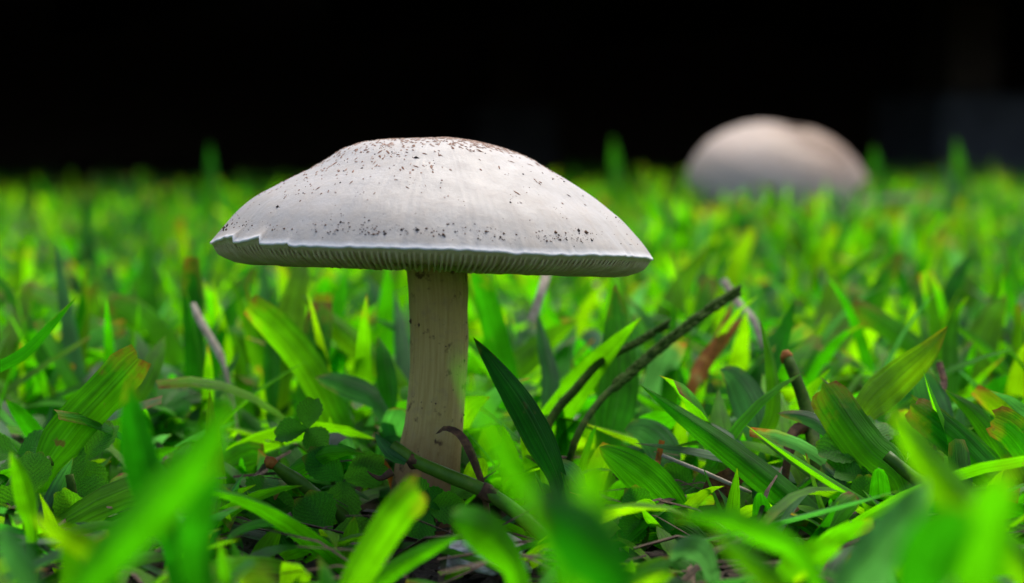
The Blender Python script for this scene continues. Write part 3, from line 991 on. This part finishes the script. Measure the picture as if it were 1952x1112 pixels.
# runner crossing in front of the white stem
run, P, kk = stem_thing('grass_runner', [(1075, 1062, .90), (1000, 990, .915), (930, 940, .92), (850, 905, .925), (790, 878, .93), (750, 850, .935)],
                        [13, 14, 14, 14, 13, 12], 'stemg', 'round green grass runner lying across the foot of the white stem', 'grass runner', rough=.06)
for (px_, py_, k_), r_ in (((930, 940, .92), 18), ((793, 880, .93), 15)):
    bv_, bf_ = [], []
    c = W(px_, py_, k_)
    v, f, u = tube([c - Vector((.0012, 0, -.0007)), c, c + Vector((.0012, 0, -.0007))], [r_ * .8 * PXM * k_, r_ * PXM * k_, r_ * .8 * PXM * k_], 10, 6, .5)
    link('node', mesh('node', rel(v, P[0]), f, u), 'brown', run)
wp = [W(712, 822, .94), W(728, 842, .935), W(748, 862, .93), W(775, 878, .928)][::-1]
v, f, u = blade_geo(wp, 34 * PXM * .93, None, 10, 35, 'lance', 12, 4)
link('sheath', mesh('sheath', rel(v, P[0]), f, u, (.94, .4, .3, .3)), 'leaf', run)
wp = [W(702, 905, .93), W(722, 912, .93), W(745, 905, .93)][::-1]
v, f, u = tube([W(748, 900, .93), W(728, 912, .93), W(712, 908, .93), W(700, 898, .93)], [.0007, .0006, .0004, .0001], 6, 10, .4)
link('withered_bract', mesh('withered_bract', rel(v, P[0]), f, u), 'brown', run)


def seed_stalk(pts, rpx, label, n, sl, mat='stemd'):
    e, P, kk = stem_thing('seed_stalk', pts, rpx, mat, label, 'seed stalk')
    C = catmull(P, 80)
    v, f, u = tube([Vector((0, 0, 0)), Vector((0, 0, .45)), Vector((0, 0, 1))], [.1, .24, .02], 6, 4)
    me = mesh('spikelet', v, f, u)
    me.materials.append(M[mat])
    for q in range(n):
        t = .42 + .57 * q / n
        i = min(79, int(t * 80))
        p = C[i]
        tg = (C[i + 1] - C[i]).normalized()
        sd = tg.cross(FWD).normalized() * (1 if q % 2 else -1)
        o = link('spikelet', me, None, e, p + sd * rpx[-1] * PXM * .35 - P[0])
        o.scale = (sl * random.uniform(.7, 1.1), sl * .9, sl * random.uniform(.8, 1.15))
        o.rotation_mode = 'QUATERNION'
        o.rotation_quaternion = (tg + sd * .28 + FWD * random.uniform(-.25, .25)).to_track_quat('Z', 'Y')
    return e


g0 = W(1040, 815, 1.09)
seed_stalk([(1010, 905, 1.06), (1050, 800, 1.08), (1095, 745, 1.09), (1145, 690, 1.10), (1210, 655, 1.11), (1275, 618, 1.12)],
           [9, 9, 9, 8, 4, 2], 'dark grass seed stalk with a thin withered end, crossing the broad upright blade', 44, .0026)
seed_stalk([(1090, 860, 1.04), (1135, 775, 1.06), (1200, 712, 1.08), (1280, 645, 1.10), (1350, 592, 1.12), (1412, 553, 1.14)],
           [7, 7, 6, 5, 4, 3], 'longer knobbly dark seed stalk with a reddish blunt tip', 74, .0032)
e, P, kk = stem_thing('cut_stalk', [(1560, 900, 1.0), (1540, 790, 1.03), (1520, 730, 1.04), (1500, 680, 1.05)], [15, 14, 13, 11], 'stemd',
                      'cut dark olive grass stem with a brown top standing beside the curved bright blade', 'grass stalk')
v, f, u = tube([W(1503, 690, 1.05), W(1499, 678, 1.05), W(1497, 668, 1.05)], [.0012, .0014, .0006], 8, 6, .5)
link('dry_tip', mesh('dry_tip', rel(v, P[0]), f, u), 'orange', e)
e, P, kk = stem_thing('cut_stalk', [(650, 985, .97), (598, 940, .96), (550, 905, .955), (512, 880, .95)], [13, 12, 13, 10], 'stemg',
                      'olive cut grass stem with pinkish end lying left of the white stem', 'grass stalk', rough=.5)
v, f, u = tube([W(524, 888, .95), W(512, 879, .95), W(505, 876, .95)], [.0010, .0012, .0006], 8, 6, .4)
link('dry_tip', mesh('dry_tip', rel(v, P[0]), f, u), 'orange', e)
e, P, kk = stem_thing('cut_stalk', [(1860, 1000, .93), (1790, 945, .94), (1740, 910, .945), (1690, 868, .95)], [14, 14, 13, 12], 'stemg',
                      'green grass stem carrying the wide ragged blade', 'grass stalk', rough=.06)
e, P, kk = stem_thing('cut_stalk', [(20, 930, .95), (55, 900, .95), (98, 878, .95)], [12, 12, 11], 'stemg',
                      'green grass stem carrying the broad striped blade', 'grass stalk', rough=.06)
e, P, kk = stem_thing('cut_stalk', [(158, 1060, .93), (145, 980, .93), (132, 905, .93)], [13, 10, 8], 'stemd',
                      'dark purplish stalk standing below the broad striped blade', 'grass stalk', rough=.1)

# straw lying across the right-hand gap
v, f, u = tube([W(1262, 868, .97), W(1345, 902, .965), W(1432, 940, .96)], [.0004, .00045, .0004], 6, 12, .3)
o0 = v[0]
tag(link('dry_straw', mesh('dry_straw', rel(v, o0), f, u), 'straw', None, o0), 'thin straight grey straw bridging the dark gap under the two-tone blade', 'straw')
# twig with a frayed foot
tw = empty('twig', W(608, 1085, .93))
tag(tw, 'small brown twig with a frayed pale foot standing beside the clover', 'twig')
to = tw.location
v, f, u = tube([W(608, 1075, .93), W(596, 1045, .93), W(572, 1015, .93), W(556, 995, .93), W(547, 980, .93)], [.0009, .0010, .0007, .0008, .0006], 8, 30, .5)
link('shaft', mesh('shaft', rel(v, to), f, u), 'twig', tw)
for q in range(16):
    a = random.uniform(-1, 1)
    v, f, u = tube([W(604 + a * 6, 1068, .93), W(608 + a * 18, 1078 + random.uniform(-3, 3), .93 + random.uniform(-.01, .01)), W(610 + a * 24, 1096 + random.uniform(-5, 6), .93 + random.uniform(-.02, .02))],
                   [.0002, .00026, .00012], 5, 6)
    link('fibre', mesh('fibre', rel(v, to), f, u), 'straw' if q % 3 else 'twig', tw)
for pts, lb in (([(48, 1120, .86), (52, 1050, .86), (45, 990, .86)], 'reddish brown dry stub standing at the far left bottom'),
                ([(398, 1015, .95), (402, 960, .95), (392, 925, .95)], 'thin dark red stalk standing left of the four-leaf clover')):
    e, P, kk = stem_thing('dry_stub', pts, [7, 6, 3], 'brown', lb, 'dry stalk', rough=.4)


def leaflet_me(L, Wd, fold, bend, hue, tip, ns=14, serr=.05, notch=.08):
    """clover leaflet lying along +Y from the origin, facing +Z"""
    vs, uv, fs = [], [], []
    ac = 6
    for i in range(ns + 1):
        v = i / ns
        w = Wd * (math.sin(math.pi * (v ** 1.25) * .93 + .05)) ** .75 if 0 < v < 1 else Wd * (.08 if v == 0 else .45)
        for j in range(ac + 1):
            q = 2 * j / ac - 1
            sr = 1 + (serr * (1 if i % 2 else -1) if abs(q) == 1 else 0)
            y = L * v - (L * notch * (1 - abs(q)) ** 2 if i == ns else 0) + (L * .03 * (1 - q * q) if i == ns else 0)
            x = q * w / 2 * sr
            z = abs(x) * math.tan(R(fold)) - bend * L * v * v + .03 * L * noise.noise(Vector((q * 2, v * 3, hue * 20 + L * 900)))
            vs.append(Vector((x, y, z)))
            uv.append((j / ac, v))
    A = ac + 1
    for i in range(ns):
        for j in range(ac):
            fs.append((i * A + j, i * A + j + 1, (i + 1) * A + j + 1, (i + 1) * A + j))
    me = mesh('leaflet', vs, fs, uv, (hue, tip, random.random(), .4))
    me.materials.append(M['clover'])
    return me


LEAFLETS = [leaflet_me(1, .74 + .2 * random.random(), random.uniform(8, 28), random.uniform(.02, .25), random.random(), random.choice((0, .05, .3))) for _ in range(10)]


def clover(top, root, size, label, tilt=(0, 0), a0=0, n=3, stem_mat='stemg', group=None, spread=120):
    e = empty('clover_plant', root)
    tag(e, label, 'clover', group)
    v, f, u = tube([root, root.lerp(top, .5) + Vector((.001, .001, .001)), top], [.0006, .0005, .0004], 6, 10)
    link('petiole', mesh('petiole', rel(v, root), f, u), stem_mat, e)
    base = Matrix.Rotation(R(tilt[0]), 4, 'X') @ Matrix.Rotation(R(tilt[1]), 4, 'Y')
    for q in range(n):
        o = link('leaflet', random.choice(LEAFLETS), None, e, top - root)
        m = base @ Matrix.Rotation(R(a0 + q * (360 / n if n > 2 else spread) + random.uniform(-8, 8)), 4, 'Z') @ Matrix.Rotation(R(random.uniform(2, 20)), 4, 'X')
        o.rotation_euler = m.to_euler()
        o.scale = (size, size, size)
    return e


def gnd(px, py):
    k = (1000 - 250) / (py - 250)
    p = W(px, py, k)
    p.z = -.001
    return p


def clov(px, py, k, sz, label, tilt, a0=0, n=3, dx=0):
    t = W(px, py, k)
    r_ = Vector((t.x + dx * .001, t.y + .003, -.001))
    return clover(t, r_, sz * PXM * k, label, tilt, a0, n)


clov(628, 1022, .94, 95, 'clover with upright heart-shaped leaflets beside the frayed twig', (62, 8), 35, 3)
clov(585, 818, 1.0, 62, 'small clover on a tall pale petiole left of the white stem', (50, -10), 100, 3, 6)
clov(492, 962, .97, 72, 'tiny dark clover with folded leaflets between the twig and the broad blurred blade', (40, 0), 0, 4)
clov(655, 915, .985, 88, 'round-leaved dark clover tucked against the reddish foot of the stem', (70, 10), 60, 3)
clov(160, 880, .97, 92, 'clover with a chewed leaflet under the broad striped blade', (55, -15), -40, 3)
clov(120, 935, .955, 105, 'large ribbed clover on the dark purplish stalk', (60, 5), 10, 3)
clov(165, 1000, .93, 85, 'pale underside-up clover leaf behind the dark purplish stalk', (110, 0), 30, 3)
clov(1645, 862, .975, 92, 'ribbed clover spreading beneath the wide ragged blade', (45, 5), 90, 3)
clov(1648, 918, .96, 80, 'small clover with cupped leaflets on two short stems', (40, 0), 60, 4)
clov(1648, 965, .95, 60, 'round smooth clover leaflet low beside the dark blue-green blade', (65, 0), 0, 3)
clov(815, 970, .93, 70, 'notched clover leaf in front of the reddish stem foot', (75, 0), 150, 3)
clov(860, 955, .935, 62, 'curled clover leaf under the runner by the stem', (60, 20), -30, 3)
clov(1720, 900, .97, 80, 'clover with long leaflets behind the green stem of the ragged blade', (50, -10), 30, 3)
clov(60, 945, .93, 85, 'clover at the far left beside the bent blade', (60, 10), 0, 3)
clov(1225, 985, .93, 62, 'bluish clover low below the short flat blade', (70, 0), 20, 3)
clov(1320, 930, 1.0, 70, 'clover in the dark gap under the thin grey straw', (50, 0), 50, 3)

# pebbles and soil lumps
def lump_me(name, seed, r, rough=.35):
    bm = bmesh.new()
    bmesh.ops.create_icosphere(bm, subdivisions=3, radius=1)
    for v in bm.verts:
        n_ = noise.noise(v.co * 1.3 + Vector((seed, 0, 0))) * rough + noise.noise(v.co * 4 + Vector((0, seed, 0))) * rough * .5 + noise.noise(v.co * 9 + Vector((0, seed, 0))) * rough * .25
        v.co *= r * (1 + n_)
    for p in bm.faces:
        p.smooth = True
    me = bpy.data.meshes.new(name)
    bm.to_mesh(me)
    bm.free()
    return me


for px_, py_, r_, mt, lb in ((912, 1078, 5.2, 'stone', 'whitish crumbled lump on the soil before the stem foot'),
                             (975, 1088, 3.0, 'stone', 'small pale stone chip next to the whitish crumbled lump'),
                             (1462, 1058, 3.4, 'soil', 'gritty brown soil crumb below the two-tone blade'),
                             (1520, 1056, 1.0, 'stone', 'tiny white pebble beside the gritty soil crumb'),
                             (1250, 1085, 3.0, 'soil', 'dark soil lump behind the wide dark blade')):
    p = gnd(px_, py_)
    p.z = r_ * .0004
    o = link('pebble' if mt == 'stone' else 'soil_lump', lump_me('lump', px_, r_ * 1e-3, .5), mt, None, p)
    o.scale = (1.2, 1, .62)
    tag(o, lb, 'stone' if mt == 'stone' else 'soil lump')

cv, cf = [], []
for q in range(5200):
    x, y = random.uniform(-.16, .16), random.uniform(.27, .50)
    r_ = random.choice((.3e-3, .4e-3, .6e-3, .9e-3, 1.4e-3)) * random.uniform(.6, 1.2)
    blob(cv, cf, Vector((x, y, soil_z(x, y) + r_ * .3)), r_)
tag(link('soil_crumbs', mesh('soil_crumbs', cv, cf, smooth=False), 'soil'), 'loose soil crumbs between the grass roots', 'soil', kind='stuff')

# ------------------------------------------------------------------ lawn: the mass of turf
SEG, AC = 7, 2


def edge_dist(x, y):
    """signed distance past the deck's front edge"""
    return (x - EDGE_A.x) * EN.x + (y - EDGE_A.y) * EN.y


def gen(N, ymin, ymax, wide, lmin, lmax):
    y = np.sqrt(rng.uniform(ymin ** 2, ymax ** 2, N))
    x = rng.uniform(-1, 1, N) * (wide * y + .16)
    return x, y


def make_blades(x, y, L, Wd, low):
    N = len(x)
    az = rng.uniform(0, 2 * np.pi, N)
    e0 = np.radians(np.where(low, rng.uniform(15, 50, N), rng.uniform(36, 86, N)))
    bend = np.radians(rng.uniform(-5, 75, N))
    base = np.stack([x, y, np.where(low, rng.uniform(0, .006, N), -.001)], 1)
    pts = np.zeros((N, SEG + 1, 3))
    pts[:, 0] = base
    tang = np.zeros((N, SEG + 1, 3))
    for i in range(SEG + 1):
        e = e0 - bend * (i / SEG) ** 1.6
        t = np.stack([np.cos(e) * np.cos(az), np.cos(e) * np.sin(az), np.sin(e)], 1)
        tang[:, i] = t
        if i:
            pts[:, i] = pts[:, i - 1] + (t + tang[:, i - 1]) / 2 * (L / SEG)[:, None]
    pts[:, :, 2] = np.maximum(pts[:, :, 2], .0005 * np.arange(SEG + 1)[None] - .001)
    side0 = np.stack([-np.sin(az), np.cos(az), np.zeros(N)], 1)
    tw0 = rng.normal(0, .5, N)
    tw1 = tw0 + rng.normal(0, .5, N)
    cut = rng.random(N) < .24
    fold = np.radians(rng.uniform(6, 34, N))
    V = np.zeros((N, SEG + 1, AC + 1, 3))
    for i in range(SEG + 1):
        v = i / SEG
        w1 = (.55 + .45 * min(1, v / .22)) if v < .22 else max(0.02, 1 - ((v - .22) / .78) ** 2.4)
        w2 = .6 + .4 * min(1, v / .2) if v < .99 else .72
        w = np.where(cut, w2, w1) * Wd
        nrm = np.cross(side0, tang[:, i])
        a = tw0 + (tw1 - tw0) * v
        s = side0 * np.cos(a)[:, None] + nrm * np.sin(a)[:, None]
        n_ = np.cross(s, tang[:, i])
        for j in range(AC + 1):
            q = 2 * j / AC - 1
            V[:, i, j] = pts[:, i] + s * (q * w / 2 * np.cos(fold))[:, None] + n_ * (abs(q) * w / 2 * np.sin(fold))[:, None]
    # per-blade colour, some with the pale blue tint that carries sky sheen
    hue = np.clip(np.where(rng.random(N) < .18, rng.uniform(.88, 1, N), rng.beta(2.3, 1.45, N) * .78), 0, 1)
    tipb = np.where(cut, rng.uniform(.3, .72, N), np.where(rng.random(N) < .22, rng.uniform(.3, .75, N), 0))
    tint = np.stack([hue, tipb, rng.random(N), np.where(rng.random(N) < .3, rng.uniform(.3, 1, N), .05)], 1)
    return V, tint, cut


def project(V):
    """world points (..., 3) -> px, py, k"""
    d = V - np.array(CAM)
    dep = d @ np.array(FWD)
    return 976 + F * d[..., 0] / dep, 556 - F * (d @ np.array(UP)) / dep, dep / D0


def batch(N, ymin, ymax, wide, lr, wr, lowp):
    x, y = gen(N, ymin, ymax, wide, 0, 0)
    L = rng.uniform(*lr, N)
    Wd = rng.uniform(*wr, N) * (.75 + .25 * L / lr[1])
    low = rng.random(N) < lowp
    return make_blades(x, y, L, Wd, low)


parts = [batch(900, .12, .30, .32, (.012, .034), (.004, .007), .5),
         batch(3300, .30, .60, .36, (.016, .050), (.0032, .0085), .48),
         batch(1700, .27, .44, .36, (.008, .022), (.003, .006), .7),
         batch(9500, .60, 1.1, .40, (.018, .048), (.0026, .0066), .34),
         batch(24000, 1.1, 2.35, .44, (.022, .050), (.0026, .0062), .2)]
N_ = 620
kk_ = rng.uniform(2.2, 2.88, N_)
xp_ = rng.uniform(1230, 1740, N_)
parts.append(make_blades((xp_ - 976) / F * kk_ * D0, kk_ * D0, rng.uniform(.038, .060, N_), rng.uniform(.004, .0075, N_), rng.random(N_) < .02))
V = np.concatenate([p[0] for p in parts])
TI = np.concatenate([p[1] for p in parts])
CUT = np.concatenate([p[2] for p in parts])
flat = V.reshape(len(V), -1, 3)
px, py, kz = project(flat)
k0 = kz[:, 0]
x0, y0 = flat[:, 0, 0], flat[:, 0, 1]
topy = py.min(1)
midx = px.mean(1)
keep = np.ones(len(V), bool)
# turf thins out and stops under the deck edge
ed = edge_dist(x0, y0)
keep &= ed < .10 * rng.random(len(V)) + .02
# not through the mushrooms
d1 = np.hypot(flat[:, :, 0] - BASE.x, flat[:, :, 1] - BASE.y)
keep &= ~((d1 < .0085).any(1))
keep &= ~(((d1 < .046) & (flat[:, :, 2] > .043)).any(1))
d2 = np.hypot(flat[:, :, 0] - RB.x, flat[:, :, 1] - RB.y)
keep &= ~((d2 < .0135).any(1))
keep &= ~(((d2 < RR * 1.05) & (flat[:, :, 2] > .026)).any(1))
# the near turf stays as low and open as it stands in the photograph
lim1 = np.interp(midx, [0, 420, 560, 700, 760, 960, 1060, 1450, 1560, 1952], [900, 960, 1020, 1045, 1075, 1075, 1030, 1030, 960, 920])
keep &= ~((k0 < .885) & (topy < lim1 + 25))
keep &= ~((kz.min(1) < .35))
lim2 = np.interp(midx, [0, 420, 680, 740, 920, 960, 1130, 1450, 1560, 1952], [850, 900, 920, 1030, 1030, 900, 890, 880, 800, 770])
keep &= ~((k0 >= .885) & (k0 < 1.0) & (topy < lim2))
lim3 = np.interp(midx, [0, 500, 740, 900, 1100, 1450, 1952], [700, 740, 800, 800, 740, 700, 640])
keep &= ~((k0 >= 1.0) & (k0 < 1.12) & (topy < lim3))
keep &= ~((k0 < 1.035) & ((px > 735) & (px < 905) & (py < 1015)).any(1))
# the tan cap stays in view
keep &= ~((k0 < KB) & ((px > 1320) & (px < 1655) & (py < 338)).any(1) & (rng.random(len(V)) < .95))
V, TI, CUT, flat, px, py, k0 = V[keep], TI[keep], CUT[keep], flat[keep], px[keep], py[keep], k0[keep]
mid = np.clip((ed[keep] + .35) / .4, 0, 1)

# face and uv template of one blade
A = AC + 1
TF = np.array([(i * A + j, i * A + j + 1, (i + 1) * A + j + 1, (i + 1) * A + j) for i in range(SEG) for j in range(AC)], dtype=np.int32)
TUV = np.array([(j / AC, i / SEG) for i in range(SEG + 1) for j in range(A)], dtype=np.float32)
NV = (SEG + 1) * A


def many(name, idx):
    n = len(idx)
    me = bpy.data.meshes.new(name)
    me.vertices.add(n * NV)
    me.vertices.foreach_set('co', flat[idx].astype(np.float32).ravel())
    faces = (TF[None] + (np.arange(n) * NV)[:, None, None]).reshape(-1)
    nf = n * len(TF)
    me.loops.add(nf * 4)
    me.loops.foreach_set('vertex_index', faces.astype(np.int32))
    me.polygons.add(nf)
    me.polygons.foreach_set('loop_start', np.arange(nf, dtype=np.int32) * 4)
    me.polygons.foreach_set('use_smooth', np.ones(nf, bool))
    me.update(calc_edges=True)
    lay = me.uv_layers.new(name='UVMap')
    lay.data.foreach_set('uv', np.tile(TUV[TF.reshape(-1)], (n, 1)).ravel())
    a = me.color_attributes.new('tint', 'FLOAT_COLOR', 'POINT')
    a.data.foreach_set('color', np.repeat(TI[idx], NV, axis=0).astype(np.float32).ravel())
    me.materials.append(M['leaf'])
    return me


# the largest ones in view become blades of their own
inx = (px > -20) & (px < 1972) & (py > 0) & (py < 1130)
size = np.where(inx.mean(1) > .5, (px.max(1) - px.min(1)) * .35 + (py.max(1) - py.min(1)), 0)
size *= np.where((k0 > .8) & (k0 < 2.0), 1, .25)
order = np.argsort(-size)
NIND = 225
ind = order[:NIND]
rest = order[NIND:]
LAND = [((205, 745, .97), 'near the broad striped blade'), ((1020, 800, .94), 'near the dark pointed blade'), ((1400, 862, .95), 'near the two-tone slanting blade'),
        ((1740, 700, 1.03), 'near the lime blade with rust point'), ((1620, 810, .97), 'near the wide ragged blade'), ((1180, 690, 1.1), 'near the seed stalks'),
        ((1880, 820, .98), 'near the stack of cut blades'), ((555, 610, 1.27), 'near the glowing lime blade'), ((832, 700, 1.12), 'behind the white stem'),
        ((400, 640, 1.19), 'near the pale leaning straw'), ((590, 1030, .93), 'near the frayed twig'), ((50, 660, 1.0), 'near the slim blue-green blade'),
        ((1385, 650, 1.21), 'near the orange dead blade'), ((1590, 600, 1.43), 'near the broad blurred lime blade'), ((1255, 935, .94), 'near the short flat blade'),
        ((1830, 560, 1.42), 'near the long dark arching blade'), ((1040, 560, 1.2), 'near the hanging pale straw'), ((120, 560, 1.9), 'near the lone dark thin blade'),
        ((700, 520, 1.8), 'behind the white cap'), ((1480, 480, 2.0), 'before the tan mushroom')]
LANDP = [(W(*p), t) for p, t in LAND]


def nearest(p):
    p = Vector(p)
    return min(LANDP, key=lambda q: (q[0] - p).length)[1]


tag(link('turf', many('turf', rest), None), 'thick green lawn grass running back to the dark background', 'grass', kind='stuff')


def turf_label(i):
    h, tb = TI[i, 0], TI[i, 1]
    c = 'blue-green' if h > .87 else 'lime' if h > .62 else 'mid-green' if h > .3 else 'dark green'
    t = 'mown brown end' if CUT[i] else 'browned point' if tb > .15 else 'clean point'
    p = flat[i].reshape(SEG + 1, A, 3)
    wdt = np.linalg.norm(p[3, 0] - p[3, 2])
    up = p[-1, 1, 2] / max(1e-4, np.linalg.norm(p[-1, 1] - p[0, 1]))
    how = ('broad' if wdt > .0055 else 'slim') + (' upright' if up > .85 else ' leaning' if up > .45 else ' low')
    lb = f'{how} {c} grass blade with {t} {nearest(flat[i].mean(0))}'
    return lb, 'grass blades ' + nearest(flat[i].mean(0))


x0k = flat[:, 0, 0]
ALONG = np.linspace(0, 1, 3)
for i in ind:
    o3 = flat[i, :A].mean(0)
    me = mesh('grass_shoot', flat[i] - o3, [tuple(f) for f in TF.tolist()], TUV, TI[i])
    ob = link('grass_shoot', me, 'leaf', None, o3)
    lb, gp = turf_label(i)
    tag(ob, lb, 'grass blade', gp)

# dry thatch lying between the blades
tv, tf_ = [], []
for q in range(2600):
    y = random.uniform(.28, 1.0)
    x = random.uniform(-1, 1) * (.34 * y + .05)
    if math.hypot(x - BASE.x, y - BASE.y) < .012:
        continue
    a, e_ = random.uniform(0, 6.28), random.uniform(-.1, .45)
    L, w = random.uniform(.006, .026), random.uniform(.0002, .0008)
    d = Vector((math.cos(a) * math.cos(e_), math.sin(a) * math.cos(e_), math.sin(e_)))
    s = Vector((-math.sin(a), math.cos(a), random.uniform(-.6, .6))).normalized()
    p = Vector((x, y, random.uniform(.0005, .008)))
    b0 = len(tv)
    sag = Vector((0, 0, -.1 * L))
    for t_, ww in ((0, .8), (.5, 1), (1, .3)):
        c = p + d * L * t_ + sag * (1 if t_ != .5 else 0)
        tv += [c - s * w * ww, c + Vector((0, 0, w * .6)), c + s * w * ww]
    for i in range(2):
        for j in range(2):
            tf_.append((b0 + i * 3 + j, b0 + i * 3 + j + 1, b0 + i * 3 + j + 4, b0 + i * 3 + j + 3))
half = len(tf_) // 2 // 4 * 4
tag(link('dry_thatch', mesh('dry_thatch', tv, tf_), 'thatch'), 'dead brown grass litter between the blades', 'thatch', kind='stuff')

# small clovers scattered low in the turf
cnt = 0
while cnt < 46:
    y = random.uniform(.33, .62)
    x = random.uniform(-1, 1) * (.28 * y + .02)
    if math.hypot(x - BASE.x, y - BASE.y) < .02:
        continue
    z = random.uniform(.006, .017)
    p_ = project(np.array([[x, y, z]]))
    if p_[2][0] < 1.0 and 700 < p_[0][0] < 950:
        continue
    t = Vector((x, y, z))
    clover(t, Vector((x + random.uniform(-.004, .004), y + random.uniform(-.004, .004), -.001)), random.uniform(.006, .0095),
           'small three-leaf clover low in the turf ' + nearest(t), (random.uniform(-5, 45), random.uniform(-20, 20)), random.uniform(0, 120),
           group='small clovers ' + nearest(t))
    cnt += 1
